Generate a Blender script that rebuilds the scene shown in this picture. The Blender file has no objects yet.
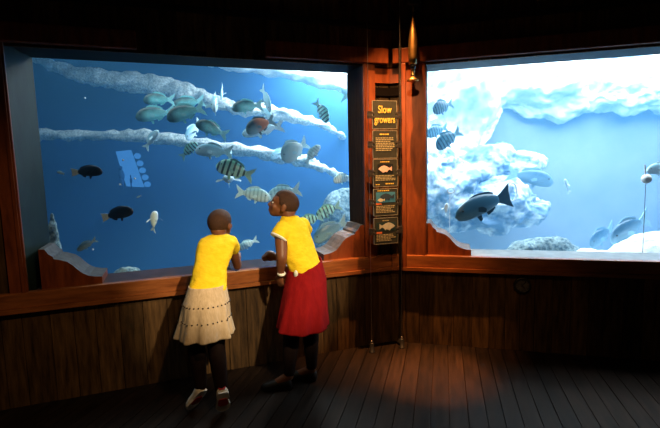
import bpy, bmesh, math, random
from mathutils import Vector, Matrix, noise
from math import sin, cos, pi, radians

random.seed(7)
S = bpy.context.scene
COL = S.collection

CAM_ROT = ((0.99968, 0.02513, -0.00000), (-0.00279, 0.11110, -0.99381), (-0.02497, 0.99349, 0.11113))
CORNER = (0.5159, 3.7121)
DIR_A, NRM_A = (-0.94086, -0.33880), (0.33880, -0.94086)
DIR_B, NRM_B = (0.96829, -0.24984), (-0.24984, -0.96829)
# each fish: kind, middle of the body, direction it swims, length, depth factor, roll, label
FISH = [
    ('bream', (-1.67, 4.479, 2.24), (-0.986, -0.161, 0.049), 0.303, 1, 0, 'silvery green fish at the top left of the main shoal'),
    ('bream', (-1.663, 4.336, 2.082), (-0.953, -0.287, -0.1), 0.365, 1.0, 0, 'dark-headed green bream leading the main shoal, its tail hidden by the next'),
    ('bream', (-1.304, 4.133, 2.064), (-0.917, -0.309, -0.253), 0.359, 1.05, 0, 'largest dark green bream in the middle of the shoal'),
    ('bream', (-1.462, 4.73, 2.235), (-0.979, -0.158, -0.13), 0.35, 0.95, 0, 'dark-backed bream half hidden behind the largest bream of the shoal'),
    ('silver', (-1.07, 4.294, 2.16), (0.188, -0.952, -0.241), 0.435, 1, 0, 'small white fish seen head-on right of the shoal'),
    ('silver', (-1.109, 4.768, 2.343), (0.047, -0.587, -0.808), 0.203, 0.8, 0, 'pale fish diving with its tail raised above the upper rock ledge'),
    ('bream', (-0.771, 4.342, 2.134), (-0.937, -0.339, -0.083), 0.306, 1, 0, 'dark-backed bream alone in front of the upper ledge above the rusty fish'),
    ('silver', (-0.602, 4.451, 2.213), (0.337, -0.427, -0.839), 0.302, 0.85, 0, 'pale turquoise fish pointing steeply down, its tail highest'),
    ('silver', (-0.623, 4.513, 2.092), (0.653, -0.292, -0.699), 0.236, 0.8, 0, 'pale turquoise fish slanting down just above the rusty-sided fish'),
    ('rusty', (-0.635, 4.22, 1.942), (-0.87, -0.367, -0.331), 0.305, 1.05, 0, 'dark fish with a rust-orange flank in mid tank'),
    ('silver', (-0.641, 4.418, 1.916), (-0.953, -0.254, -0.167), 0.427, 0.8, 0, 'white-bellied fish swimming under the rusty-sided fish'),
    ('zebra', (-0.06, 4.717, 2.112), (0.486, -0.271, -0.831), 0.282, 0.95, 0, 'small striped fish diving head down at the right of the left window'),
    ('bream', (0.315, 4.81, 2.268), (0.998, -0.006, -0.057), 0.331, 1, 0, 'fish whose tail alone shows at the right edge of the left window'),
    ('grey', (-0.349, 4.596, 1.712), (-0.809, -0.348, -0.473), 0.34, 1.2, 0, 'plump grey-brown fish facing down left beside the lower ledge'),
    ('barred', (-0.17, 4.566, 1.662), (0.609, -0.115, 0.785), 0.248, 0.9, 0, 'slim pale fish pointing up right next to the plump grey fish'),
    ('silver', (-0.561, 5.174, 1.707), (-0.886, -0.243, -0.395), 0.253, 1.1, 0, 'faint pale fish left of the plump grey fish'),
    ('silver', (-1.698, 4.283, 1.836), (0.622, -0.13, 0.772), 0.233, 0.9, 0, 'small silver fish pointing upward below the shoal'),
    ('zebra', (-1.341, 4.271, 1.724), (0.745, -0.15, 0.65), 0.226, 0.95, 0, 'boldly striped fish just under the lower ledge, left of the silver one'),
    ('bream', (-1.07, 4.14, 1.908), (-0.805, -0.434, 0.405), 0.315, 1.0, 0, 'green-backed bream heading up left between the two rock ledges'),
    ('silver', (-1.071, 4.168, 1.708), (-0.985, -0.132, 0.114), 0.348, 1.0, 0, 'pale turquoise fish facing left on the lower rock ledge'),
    ('silver', (-1.544, 5.13, 1.987), (-0.531, -0.432, -0.729), 0.287, 1.1, 0, 'faint blue-white fish behind the green-backed bream'),
    ('zebra', (-0.855, 4.047, 1.524), (-0.928, -0.102, 0.358), 0.355, 1.05, 0, 'largest green zebra-striped fish, above the heads of the girls'),
    ('spread', (-0.972, 4.263, 1.432), (0.196, -0.95, 0.245), 0.309, 0.8, 0, 'small white fish seen head-on beneath the largest striped fish'),
    ('silver', (-1.004, 4.544, 1.69), (-0.189, -0.109, -0.976), 0.156, 0.6, 0, 'pale fish with only a raised tail showing over the striped fish'),
    ('barred', (-0.747, 4.297, 1.283), (0.984, -0.02, -0.179), 0.346, 1, 0, 'pale barred fish facing right, left of the taller girl'),
    ('barred', (-0.465, 4.498, 1.28), (-0.984, -0.02, -0.176), 0.355, 1.1, 0, 'pale barred fish facing left, partly behind the head of the taller girl'),
    ('zebra', (-0.016, 4.402, 1.094), (-0.913, -0.216, -0.347), 0.284, 1.0, 0, 'striped fish right of the taller girl, upper of the close pair'),
    ('zebra', (-0.197, 4.292, 1.018), (-0.959, -0.211, -0.192), 0.266, 0.95, 0, 'striped fish behind the shoulder of the taller girl, lower of the close pair'),
    ('bluefin', (0.002, 4.182, 0.928), (-0.875, -0.179, -0.449), 0.389, 0.95, 0, 'blue-grey fish low down behind the right carved bracket'),
    ('barred', (0.145, 4.613, 1.407), (-0.989, -0.016, -0.147), 0.212, 1.15, 0, 'barred fish at the right window edge halfway up'),
    ('barred', (-0.912, 4.761, 0.71), (-0.893, -0.243, -0.378), 0.25, 0.9, 0, 'faint barred fish low down between the two girls'),
    ('surgeon', (-1.871, 3.421, 1.547), (0.999, 0.006, 0.054), 0.244, 1, 0, 'dark navy fish with a white tail, upper of the two at far left'),
    ('surgeon', (-1.681, 3.459, 1.209), (0.959, -0.149, 0.242), 0.286, 0.95, 0, 'dark navy fish slanting up right, lower of the two at far left'),
    ('spread', (-1.493, 3.699, 1.112), (0.194, -0.153, 0.969), 0.192, 1.0, 0, 'white fish with fins spread like a star, left of the smaller girl'),
    ('bluefin', (-1.954, 3.481, 0.964), (-0.824, -0.349, -0.446), 0.168, 0.8, 0, 'small blue fish just above the left carved bracket'),
    ('silver', (-2.133, 3.521, 1.541), (-0.94, 0.038, 0.338), 0.063, 1, 0, 'tiny greenish fish left of the upper navy fish'),
    ('silver', (-1.559, 3.598, 1.331), (-0.938, -0.039, -0.346), 0.044, 0.8, 0, 'tiny pale fish above the white star-like fish'),
    ('grouper', (1.428, 4.08, 1.145), (-0.944, -0.197, -0.263), 0.599, 1, 0, 'large dark blue fish gliding left in the right window'),
    ('bluezebra', (1.188, 4.617, 2.117), (-0.924, -0.239, -0.297), 0.244, 1.15, 0, 'striped blue fish highest at the left of the right window'),
    ('bluezebra', (1.221, 4.995, 1.901), (-0.939, -0.212, -0.271), 0.277, 1.0, 0, 'faint striped fish cut by the left edge of the right window'),
    ('bluezebra', (1.256, 4.655, 1.79), (-0.853, -0.058, -0.519), 0.318, 1.0, 0, 'striped blue fish slanting down left, lowest of three at the window edge'),
    ('silver', (1.323, 5.594, 2.08), (-0.924, -0.043, -0.381), 0.123, 1, 0, 'tiny hazy fish between the striped fish of the right window'),
    ('bluefin', (2.4, 5.26, 1.346), (0.958, -0.21, -0.196), 0.535, 0.9, 0, 'hazy blue fish behind the tail of the large dark fish'),
    ('bluefin', (3.027, 4.398, 0.838), (-0.894, -0.235, -0.382), 0.524, 1.0, 0, 'hazy blue fish low at right, the one with its tail raised'),
    ('bluefin', (2.99, 4.785, 0.702), (-0.859, -0.303, -0.413), 0.392, 1.1, 0, 'hazy blue fish low at right, left of the one with raised tail'),
    ('silver', (2.501, 4.622, 1.268), (-0.405, -0.189, 0.894), 0.174, 0.8, 0, 'small pale fish standing upright in the middle of the right window'),
    ('silver', (2.945, 3.913, 1.446), (-0.998, -0.007, -0.059), 0.262, 1.1, 0, 'white fish at the far right edge beside the round float'),
    ('spread', (1.141, 4.29, 1.086), (0.076, -0.12, 0.99), 0.131, 0.9, 0, 'white fish with fins spread at the thin tether line, left of the large dark fish'),
]
RIDGE_UPPER = [
    (-4.017, 5.816, 3.166, 0.064),
    (-3.578, 5.79, 2.94, 0.064),
    (-3.262, 5.777, 2.818, 0.076),
    (-2.883, 5.764, 2.708, 0.115),
    (-2.502, 5.759, 2.66, 0.127),
    (-2.122, 5.752, 2.6, 0.127),
    (-1.743, 5.74, 2.489, 0.102),
    (-1.427, 5.728, 2.38, 0.089),
    (-1.111, 5.718, 2.297, 0.076),
    (-0.667, 5.71, 2.222, 0.089),
    (-0.288, 5.701, 2.137, 0.064),
    (0.029, 5.99, 2.027, 0.038),
    (0.248, 6.533, 1.935, 0.032),
]
RIDGE_LOWER = [
    (-3.849, 5.588, 2.029, 0.062),
    (-3.349, 5.585, 2.004, 0.062),
    (-2.849, 5.584, 1.992, 0.062),
    (-2.225, 5.579, 1.951, 0.069),
    (-1.603, 5.568, 1.849, 0.069),
    (-0.98, 5.556, 1.746, 0.069),
    (-0.544, 5.547, 1.661, 0.087),
    (-0.234, 5.537, 1.578, 0.062),
    (0.014, 5.877, 1.468, 0.044),
    (0.306, 6.465, 1.321, 0.031),
]
RIDGE_TOP = [
    (-1.763, 5.891, 2.944, 0.026),
    (-1.311, 5.883, 2.868, 0.052),
    (-0.73, 5.876, 2.802, 0.078),
    (-0.214, 5.864, 2.699, 0.117),
    (0.302, 5.853, 2.596, 0.13),
    (0.817, 5.841, 2.493, 0.117),
]
ROCKS = [
    ('rock_left', (-1.942, 4.116, 0.562), 0.172, 0.076, 'flat pale stone showing past the nose of the left carved bracket'),
    ('rock_left', (-2.332, 3.671, 1.08), 0.042, 0.126, 'slim pale encrusted stump at the left edge of the left window'),
    ('rock_far', (0.211, 5.68, 1.053), 0.311, 0.181, 'hazy pale boulder at the right edge of the left window'),
    ('mound_grey', (2.185, 4.521, 0.589), 0.481, 0.125, 'low pale sand-covered rock mound behind the sill of the right window'),
    ('rock', (2.628, 4.224, 0.628), 0.391, 0.059, 'low ragged stones along the sill right of the rock mound'),
    ('mound', (3.116, 4.22, 0.596), 0.508, 0.215, 'smooth white sand bank in the lower right corner of the right window'),
]
CLIFFS = [
    ((1.643, 6.108, 2.184), 0.845, 0.845, 'great pale rock face filling the upper left of the right window'),
    ((2.074, 5.668, 0.942), 0.803, 0.363, 'tumbled pale rock slope behind the large dark fish'),
    ((2.188, 5.929, 1.48), 0.697, 0.268, 'pale rock shelf right of the three striped blue fish'),
    ((1.41, 5.609, 1.323), 0.433, 0.433, 'pale rock buttress at the left edge of the right window'),
    ((4.299, 6.35, 2.547), 1.043, 0.395, 'pale rock overhang across the upper right of the right window'),
    ((2.934, 6.36, 2.637), 0.874, 0.507, 'pale rock overhang in the middle top of the right window'),
]
FLOAT = (2.668, 3.702, 1.365)
FLOAT_FOOT = (2.627, 3.634, 0.756)
RING = (1.188, 4.296, 1.271)
RING_FOOT = (1.156, 4.242, 0.791)
HOOP = (1.913, 4.592, 1.22)
PANEL = (-2.556, 5.633, 1.536)
PANEL_TL = (-2.702, 5.663, 1.805)
PANEL_BR = (-2.371, 5.609, 1.316)
PANE_PTS = [(-2.709, 5.661, 1.786), (-2.524, 5.663, 1.8), (-2.39, 5.609, 1.323), (-2.606, 5.611, 1.341), (-2.583, 5.626, 1.473)]
PORTHOLES = [(-2.443, 5.654, 1.723), (-2.416, 5.644, 1.629), (-2.391, 5.634, 1.538), (-2.364, 5.624, 1.449), (-2.341, 5.614, 1.359)]
VISITORS = [((-2.637, 5.641, 1.601), (-2.625, 5.609, 1.322), 0.053), ((-2.519, 5.628, 1.484), (-2.517, 5.608, 1.313), 0.023)]
BUBBLES = [(-1.588, 3.614, 1.478), (-1.682, 3.632, 1.631), (-1.664, 3.509, 1.436), (-1.865, 3.403, 0.936), (-2.145, 3.996, 2.192)]

V = Vector


def WA(u, n, z):
    """A point by the left window wall: u along it from the corner, n into the room, z up."""
    return V((CORNER[0] + u * DIR_A[0] + n * NRM_A[0], CORNER[1] + u * DIR_A[1] + n * NRM_A[1], z))


def WB(u, n, z):
    """A point by the right window wall."""
    return V((CORNER[0] + u * DIR_B[0] + n * NRM_B[0], CORNER[1] + u * DIR_B[1] + n * NRM_B[1], z))


# ------------------------------------------------------------------ materials
def new_mat(name):
    m = bpy.data.materials.new(name)
    m.use_nodes = True
    nt = m.node_tree
    nt.nodes.clear()
    out = nt.nodes.new('ShaderNodeOutputMaterial')
    return m, nt, out


def N(nt, kind, **kw):
    n = nt.nodes.new(kind)
    for k, v in kw.items():
        if k in n.inputs.keys() if hasattr(n.inputs, 'keys') else False:
            n.inputs[k].default_value = v
        else:
            setattr(n, k, v)
    return n


def ramp(nt, src, stops):
    r = nt.nodes.new('ShaderNodeValToRGB')
    e = r.color_ramp.elements
    while len(e) < len(stops):
        e.new(0.5)
    for el, (p, c) in zip(e, stops):
        el.position = p
        el.color = (c[0], c[1], c[2], 1)
    nt.links.new(src, r.inputs['Fac'])
    return r.outputs['Color']


def principled(nt, out, rough=.6, spec=.3, metal=0.0):
    b = nt.nodes.new('ShaderNodeBsdfPrincipled')
    b.inputs['Roughness'].default_value = rough
    b.inputs['Specular IOR Level'].default_value = spec
    b.inputs['Metallic'].default_value = metal
    nt.links.new(b.outputs[0], out.inputs['Surface'])
    return b


def coords(nt, kind='Object', scale=(1, 1, 1), rot=(0, 0, 0)):
    tc = nt.nodes.new('ShaderNodeTexCoord')
    mp = nt.nodes.new('ShaderNodeMapping')
    mp.inputs['Scale'].default_value = scale
    mp.inputs['Rotation'].default_value = rot
    nt.links.new(tc.outputs[kind], mp.inputs['Vector'])
    return mp.outputs['Vector']


def noise_fac(nt, vec, scale=5, detail=4, rough=.6, dist=0.0):
    n = nt.nodes.new('ShaderNodeTexNoise')
    n.inputs['Scale'].default_value = scale
    n.inputs['Detail'].default_value = detail
    n.inputs['Roughness'].default_value = rough
    n.inputs['Distortion'].default_value = dist
    nt.links.new(vec, n.inputs['Vector'])
    return n.outputs['Fac']


def add_bump(nt, b, fac, strength=.3, dist=.01):
    bp = nt.nodes.new('ShaderNodeBump')
    bp.inputs['Strength'].default_value = strength
    bp.inputs['Distance'].default_value = dist
    nt.links.new(fac, bp.inputs['Height'])
    nt.links.new(bp.outputs[0], b.inputs['Normal'])


def mat_noise(name, c0, c1, scale=8, rough=.6, spec=.3, stretch=(1, 1, 1), rot=(0, 0, 0), bump=.2, bdist=.004, lo=.3, hi=.7, detail=5, metal=0.0, island=0.0):
    m, nt, out = new_mat(name)
    b = principled(nt, out, rough, spec, metal)
    vec = coords(nt, 'Object', stretch, rot)
    if island:
        gi = nt.nodes.new('ShaderNodeNewGeometry')
        ad = nt.nodes.new('ShaderNodeVectorMath')
        ad.operation = 'ADD'
        mu = nt.nodes.new('ShaderNodeMath')
        mu.operation = 'MULTIPLY'
        mu.inputs[1].default_value = 37.0
        nt.links.new(gi.outputs['Random Per Island'], mu.inputs[0])
        nt.links.new(vec, ad.inputs[0])
        nt.links.new(mu.outputs[0], ad.inputs[1])
        vec = ad.outputs[0]
    f = noise_fac(nt, vec, scale, detail)
    col = ramp(nt, f, [(lo, c0), (hi, c1)])
    if island:
        hs = nt.nodes.new('ShaderNodeHueSaturation')
        mr = nt.nodes.new('ShaderNodeMapRange')
        mr.inputs['To Min'].default_value = 1 - island
        mr.inputs['To Max'].default_value = 1 + island
        nt.links.new(gi.outputs['Random Per Island'], mr.inputs['Value'])
        nt.links.new(mr.outputs[0], hs.inputs['Value'])
        nt.links.new(col, hs.inputs['Color'])
        col = hs.outputs['Color']
    nt.links.new(col, b.inputs['Base Color'])
    if bump:
        add_bump(nt, b, f, bump, bdist)
    return m


def mat_plain(name, c, rough=.5, spec=.4, metal=0.0):
    m, nt, out = new_mat(name)
    b = principled(nt, out, rough, spec, metal)
    vec = coords(nt)
    f = noise_fac(nt, vec, 30, 2)
    col = ramp(nt, f, [(.3, tuple(x * .85 for x in c)), (.7, tuple(min(1, x * 1.12) for x in c))])
    nt.links.new(col, b.inputs['Base Color'])
    return m


M = {}
# weathered plank wall (grain runs up and down), reddish trim wood, floor boards (grain along the boards)
M['plank'] = mat_noise('weathered_planks', (.020, .010, .004), (.155, .082, .030), 5, .72, .2, (7, 7, .8), bump=.5, lo=.28, hi=.75, island=.35)
M['trim'] = mat_noise('red_brown_trim', (.11, .024, .007), (.27, .064, .016), 5, .42, .4, (5, 5, .9), bump=.15, lo=.3, hi=.72)
M['sill'] = mat_noise('varnished_sill', (.17, .05, .014), (.38, .125, .036), 4, .30, .5, (1.2, 1.2, 9), bump=.12, lo=.3, hi=.72)
M['grey_wood'] = mat_noise('dull_grey_wood', (.045, .042, .040), (.13, .115, .105), 6, .5, .4, (4, 4, 4), bump=.25)
M['dark'] = mat_noise('dark_wood', (.008, .007, .007), (.022, .018, .016), 8, .7, .2)
M['pitch'] = mat_plain('slot_shade_black', (.003, .002, .002), .9, .05)  # near-black colour for the shade in the corner slot
M['rock_hazy'] = mat_noise('hazed_encrusted_rock', (.20, .32, .46), (.88, .92, .90), 5, .9, .1, bump=.5, bdist=.03, lo=.44, hi=.64, detail=9)  # water haze put into the blue of the rock, mottled with white growth
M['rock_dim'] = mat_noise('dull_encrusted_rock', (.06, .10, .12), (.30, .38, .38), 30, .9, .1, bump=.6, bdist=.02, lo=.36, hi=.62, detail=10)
M['reveal'] = mat_noise('dark_reveal_lit', (.004, .011, .009), (.012, .026, .021), 4, .55, .3, (3, 3, 1))  # lit copy of the niche lining; the tank's teal glow is in the colour
FLOOR_YAW = math.atan2(NRM_B[0], NRM_B[1])
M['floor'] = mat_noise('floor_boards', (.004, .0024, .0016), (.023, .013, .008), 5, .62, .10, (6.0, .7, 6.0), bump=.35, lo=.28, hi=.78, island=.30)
M['ceiling'] = mat_noise('dark_ceiling_boards', (.02, .015, .012), (.04, .03, .025), 5, .8, .1)
M['black'] = mat_plain('black_metal', (.012, .012, .013), .45, .4)
M['steel'] = mat_plain('bright_steel', (.55, .55, .55), .28, .5, 1.0)
M['brass'] = mat_noise('aged_brass', (.30, .15, .04), (.78, .50, .18), 9, .32, .5, metal=1.0, bump=.05)
M['cable'] = mat_plain('black_rubber', (.014, .012, .012), .55, .3)
M['board'] = mat_plain('sign_board', (.038, .038, .028), .45, .3)
M['yellow_ink'] = mat_plain('yellow_lettering', (.74, .50, .09), .6, .2)
M['grey_ink'] = mat_plain('pale_lettering', (.42, .36, .20), .6, .2)
M['black_ink'] = mat_plain('black_picture', (.012, .013, .012), .5, .3)
M['blue_ink'] = mat_plain('blue_picture', (.05, .20, .34), .5, .3)
M['teal_ink'] = mat_plain('dark_teal_picture', (.02, .045, .045), .5, .3)
M['pink_ink'] = mat_plain('pale_pink_print', (.75, .48, .40), .6, .2)
M['pale_ink'] = mat_plain('pale_grey_print', (.50, .48, .36), .6, .2)
M['navy_ink'] = mat_plain('navy_print', (.03, .05, .08), .6, .2)
M['orange_ink'] = mat_plain('orange_print', (.70, .16, .05), .6, .2)
M['edge'] = mat_plain('pale_sign_edge', (.34, .31, .24), .4, .4)
# tank
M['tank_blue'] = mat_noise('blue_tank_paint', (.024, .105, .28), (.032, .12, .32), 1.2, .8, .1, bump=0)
M['tank_pale'] = mat_noise('tank_blue_overexposed', (.31, .38, .46), (.41, .48, .54), 1.6, .8, .1, bump=0)  # right half: glare of the overexposed wall is put into the paler colour
M['sand'] = mat_noise('pale_sand', (.55, .55, .48), (.8, .8, .72), 14, .9, .1, bump=.4, bdist=.02)
M['rock'] = mat_noise('pale_encrusted_rock', (.34, .42, .42), (.92, .92, .86), 40, .9, .1, bump=.6, bdist=.02, lo=.36, hi=.62, detail=10)
M['rock_white'] = mat_noise('white_encrusted_rock', (.55, .66, .72), (.93, .95, .94), 7, .9, .1, bump=.6, bdist=.04, lo=.30, hi=.6, detail=8)
M['stud'] = mat_plain('dark_sequins', (.03, .022, .016), .3, .5)
M['white'] = mat_plain('white_plastic', (.85, .85, .83), .4, .4)
M['bubble'] = mat_plain('white_speck', (.9, .95, .95), .2, .5)
# people
M['skin'] = mat_noise('brown_skin', (.150, .052, .022), (.205, .074, .032), 12, .48, .4, bump=.05, bdist=.002)
M['hair'] = mat_noise('cropped_black_hair', (.018, .009, .006), (.085, .036, .020), 160, .75, .25, bump=.9, bdist=.004)
M['eye'] = mat_plain('eye_white', (.75, .72, .68), .25, .5)
M['iris'] = mat_plain('dark_iris', (.02, .01, .006), .2, .5)
M['lip'] = mat_plain('lip', (.16, .05, .035), .45, .4)
M['yellow'] = mat_noise('yellow_jersey', (.86, .57, .014), (.97, .68, .03), 14, .85, .1, (1, 1, 2.2), bump=.6, bdist=.02)
M['white_trim'] = mat_plain('white_trim', (.85, .82, .74), .8, .1)
M['beige'] = mat_noise('beige_cotton', (.50, .37, .23), (.64, .49, .33), 18, .9, .1, (3, 3, .6), bump=.5, bdist=.01)
M['red'] = mat_noise('red_cotton', (.20, .004, .006), (.28, .007, .008), 10, .85, .12, (3, 3, .6), bump=.5, bdist=.012)
M['leg_dark'] = mat_plain('dark_leg', (.014, .007, .006), .8, .1)
M['shoe_white'] = mat_plain('white_shoe', (.80, .74, .64), .55, .3)
M['shoe_red'] = mat_plain('red_shoe_patch', (.40, .015, .02), .6, .3)
M['shoe_black'] = mat_plain('black_shoe', (.012, .011, .011), .5, .3)


def mat_glass():
    m, nt, out = new_mat('clear_acrylic')
    t = nt.nodes.new('ShaderNodeBsdfTransparent')
    t.inputs[0].default_value = (.95, .985, .99, 1)
    nt.links.new(t.outputs[0], out.inputs['Surface'])
    return m


M['glass'] = mat_glass()


def mat_water():
    m, nt, out = new_mat('sea_water')
    sc = nt.nodes.new('ShaderNodeVolumeScatter')
    sc.inputs['Color'].default_value = (.18, .58, 1.0, 1)
    sc.inputs['Density'].default_value = .085
    sc.inputs['Anisotropy'].default_value = 0.1
    ab = nt.nodes.new('ShaderNodeVolumeAbsorption')
    ab.inputs['Color'].default_value = (.20, .62, 1.0, 1)
    ab.inputs['Density'].default_value = .16
    ad = nt.nodes.new('ShaderNodeAddShader')
    nt.links.new(sc.outputs[0], ad.inputs[0])
    nt.links.new(ab.outputs[0], ad.inputs[1])
    nt.links.new(ad.outputs[0], out.inputs['Volume'])
    return m


M['water'] = mat_water()


def mat_fish(name, back, belly, split=.02, soft=.10, bars=None, bar_freq=0, bar_col=None, head=None, flank=None):
    """Scaly skin in the fish's own axes: x to the nose, z to the back."""
    m, nt, out = new_mat(name)
    b = principled(nt, out, .32, .6)
    tc = nt.nodes.new('ShaderNodeTexCoord')
    sp = nt.nodes.new('ShaderNodeSeparateXYZ')
    nt.links.new(tc.outputs['Object'], sp.inputs[0])
    nz = noise_fac(nt, tc.outputs['Object'], 9, 3)
    ad = nt.nodes.new('ShaderNodeMath')
    ad.operation = 'MULTIPLY_ADD'
    ad.inputs[1].default_value = .08
    nt.links.new(nz, ad.inputs[0])
    nt.links.new(sp.outputs['Z'], ad.inputs[2])
    mr = nt.nodes.new('ShaderNodeMapRange')
    mr.inputs['From Min'].default_value = split - soft + .04
    mr.inputs['From Max'].default_value = split + soft + .04
    nt.links.new(ad.outputs[0], mr.inputs['Value'])
    col = ramp(nt, mr.outputs[0], [(0, belly), (.45, tuple(.6 * p + .4 * q for p, q in zip(belly, back))), (1, back)])

    def mix(col, fac, c2):
        mx = nt.nodes.new('ShaderNodeMix')
        mx.data_type = 'RGBA'
        nt.links.new(fac, mx.inputs[0])
        nt.links.new(col, mx.inputs[6])
        mx.inputs[7].default_value = (*c2, 1)
        return mx.outputs[2]

    if bar_freq:
        mu = nt.nodes.new('ShaderNodeMath')
        mu.operation = 'MULTIPLY'
        mu.inputs[1].default_value = bar_freq * 2 * pi
        nt.links.new(sp.outputs['X'], mu.inputs[0])
        si = nt.nodes.new('ShaderNodeMath')
        si.operation = 'SINE'
        nt.links.new(mu.outputs[0], si.inputs[0])
        r = nt.nodes.new('ShaderNodeMapRange')
        r.inputs['From Min'].default_value = .1
        r.inputs['From Max'].default_value = .5
        r.inputs['To Max'].default_value = bars
        nt.links.new(si.outputs[0], r.inputs['Value'])
        col = mix(col, r.outputs[0], bar_col)
    if head:
        r = nt.nodes.new('ShaderNodeMapRange')
        r.inputs['From Min'].default_value = .18
        r.inputs['From Max'].default_value = .36
        r.inputs['To Max'].default_value = .85
        nt.links.new(sp.outputs['X'], r.inputs['Value'])
        col = mix(col, r.outputs[0], head)
    if flank:
        r = nt.nodes.new('ShaderNodeMapRange')
        r.inputs['From Min'].default_value = .22
        r.inputs['From Max'].default_value = -.02
        nt.links.new(sp.outputs['X'], r.inputs['Value'])
        col = mix(col, r.outputs[0], flank)
    nt.links.new(col, b.inputs['Base Color'])
    add_bump(nt, b, nz, .2, .004)
    return m


KINDS = {
    # body height, thickness, material, fin material, tail material
    'bream': (.36, .17, mat_fish('green_bream_skin', (.006, .045, .032), (.44, .98, .92), .03, .09, head=(.035, .045, .03)), (.34, .80, .78), (.48, .90, .88)),
    'zebra': (.40, .17, mat_fish('striped_skin', (.16, .44, .28), (.58, .90, .82), .04, .16, bars=.94, bar_freq=7.5, bar_col=(.006, .02, .02)), (.22, .46, .40), (.30, .52, .46)),
    'silver': (.33, .14, mat_fish('silver_skin', (.25, .60, .72), (.78, .95, 1.0), .05, .12), (.65, .84, .86), (.70, .88, .90)),
    'spread': (.30, .36, mat_fish('white_skin', (.60, .85, .92), (.85, .97, 1.0), .05, .12), (.78, .93, .97), (.78, .93, .97)),
    'rusty': (.42, .17, mat_fish('rusty_skin', (.04, .05, .04), (.45, .60, .58), -.02, .10, flank=(.58, .17, .05)), (.10, .12, .11), (.30, .40, .40)),
    'grey': (.48, .20, mat_fish('grey_skin', (.20, .28, .26), (.55, .62, .58), .0, .18), (.45, .62, .62), (.6, .78, .8)),
    'barred': (.36, .15, mat_fish('barred_skin', (.42, .62, .60), (.85, .95, .92), .02, .12, bars=.5, bar_freq=9, bar_col=(.12, .28, .30)), (.60, .80, .80), (.70, .88, .86)),
    'bluefin': (.38, .15, mat_fish('blue_grey_skin', (.06, .16, .26), (.30, .50, .62), .0, .12), (.25, .45, .58), (.35, .58, .70)),
    'surgeon': (.34, .13, mat_fish('navy_skin', (.006, .010, .028), (.012, .018, .045), .0, .1), (.015, .02, .05), (.75, .92, 1.0)),
    'grouper': (.31, .15, mat_fish('dark_blue_skin', (.03, .11, .18), (.09, .20, .27), -.07, .06), (.015, .04, .065), (.015, .045, .075)),
    'bluezebra': (.46, .17, mat_fish('blue_striped_skin', (.06, .20, .30), (.22, .44, .56), .0, .14, bars=.75, bar_freq=9, bar_col=(.012, .06, .11)), (.12, .30, .40), (.20, .42, .52)),
}


# ------------------------------------------------------------------ mesh helpers
def link_mesh(name, bm, mat, parent=None, smooth=False, normals=True):
    if normals:
        bmesh.ops.recalc_face_normals(bm, faces=bm.faces[:])
    if parent is not None:
        bmesh.ops.translate(bm, verts=bm.verts[:], vec=-parent_loc(parent))
    me = bpy.data.meshes.new(name)
    bm.to_mesh(me)
    bm.free()
    if smooth:
        me.polygons.foreach_set('use_smooth', [True] * len(me.polygons))
    o = bpy.data.objects.new(name, me)
    COL.objects.link(o)
    if mat is not None:
        for m_ in (mat if isinstance(mat, (list, tuple)) else [mat]):
            me.materials.append(m_)
    if parent is not None:
        o.parent = parent
    return o


def parent_loc(p):
    loc = V(p.location)
    while p.parent is not None:
        p = p.parent
        loc = loc + V(p.location)
    return loc


def tag(o, label=None, cat=None, group=None, kind=None):
    if label:
        o['label'] = label
    if cat:
        o['category'] = cat
    if group:
        o['group'] = group
    if kind:
        o['kind'] = kind
    return o


def empty(name, loc, **kw):
    o = bpy.data.objects.new(name, None)
    COL.objects.link(o)
    o.location = loc
    o.empty_display_size = .1
    return tag(o, **kw)


def hexa(bm, pts):
    """A box from eight points: bottom ring of four, then top ring of four."""
    vs = [bm.verts.new(p) for p in pts]
    for f in ((0, 1, 2, 3), (4, 5, 6, 7), (0, 1, 5, 4), (1, 2, 6, 5), (2, 3, 7, 6), (3, 0, 4, 7)):
        bm.faces.new([vs[i] for i in f])
    return vs


def wbox(bm, W, u0, u1, n0, n1, z0, z1):
    hexa(bm, [W(u0, n0, z0), W(u1, n0, z0), W(u1, n1, z0), W(u0, n1, z0),
              W(u0, n0, z1), W(u1, n0, z1), W(u1, n1, z1), W(u0, n1, z1)])


def box(bm, c, s, rot=None):
    x, y, z = (k / 2 for k in s)
    pts = [V(p) for p in ((-x, -y, -z), (x, -y, -z), (x, y, -z), (-x, y, -z), (-x, -y, z), (x, -y, z), (x, y, z), (-x, y, z))]
    if rot is not None:
        pts = [rot @ p for p in pts]
    hexa(bm, [V(c) + p for p in pts])


def bevel(bm, w=.006, seg=2):
    bmesh.ops.bevel(bm, geom=bm.edges[:], offset=w, segments=seg, profile=.6, affect='EDGES', clamp_overlap=True)


def frame_of(d, up=V((0, 0, 1))):
    d = V(d).normalized()
    if abs(d.dot(up)) > .98:
        up = V((1, 0, 0))
    s = d.cross(up).normalized()
    return d, s, s.cross(d).normalized()


def tube(bm, pts, radii, seg=12, caps=True, up=V((0, 0, 1))):
    pts = [V(p) for p in pts]
    if not hasattr(radii, '__len__'):
        radii = [radii] * len(pts)
    rings = []
    for i, p in enumerate(pts):
        d = (pts[min(i + 1, len(pts) - 1)] - pts[max(i - 1, 0)])
        d, s, t = frame_of(d, up)
        rings.append([bm.verts.new(p + (s * cos(a) + t * sin(a)) * radii[i]) for a in [2 * pi * k / seg for k in range(seg)]])
    for a, b in zip(rings, rings[1:]):
        for k in range(seg):
            bm.faces.new((a[k], a[(k + 1) % seg], b[(k + 1) % seg], b[k]))
    if caps:
        bm.faces.new(rings[0])
        bm.faces.new(rings[-1])
    return rings


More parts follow.
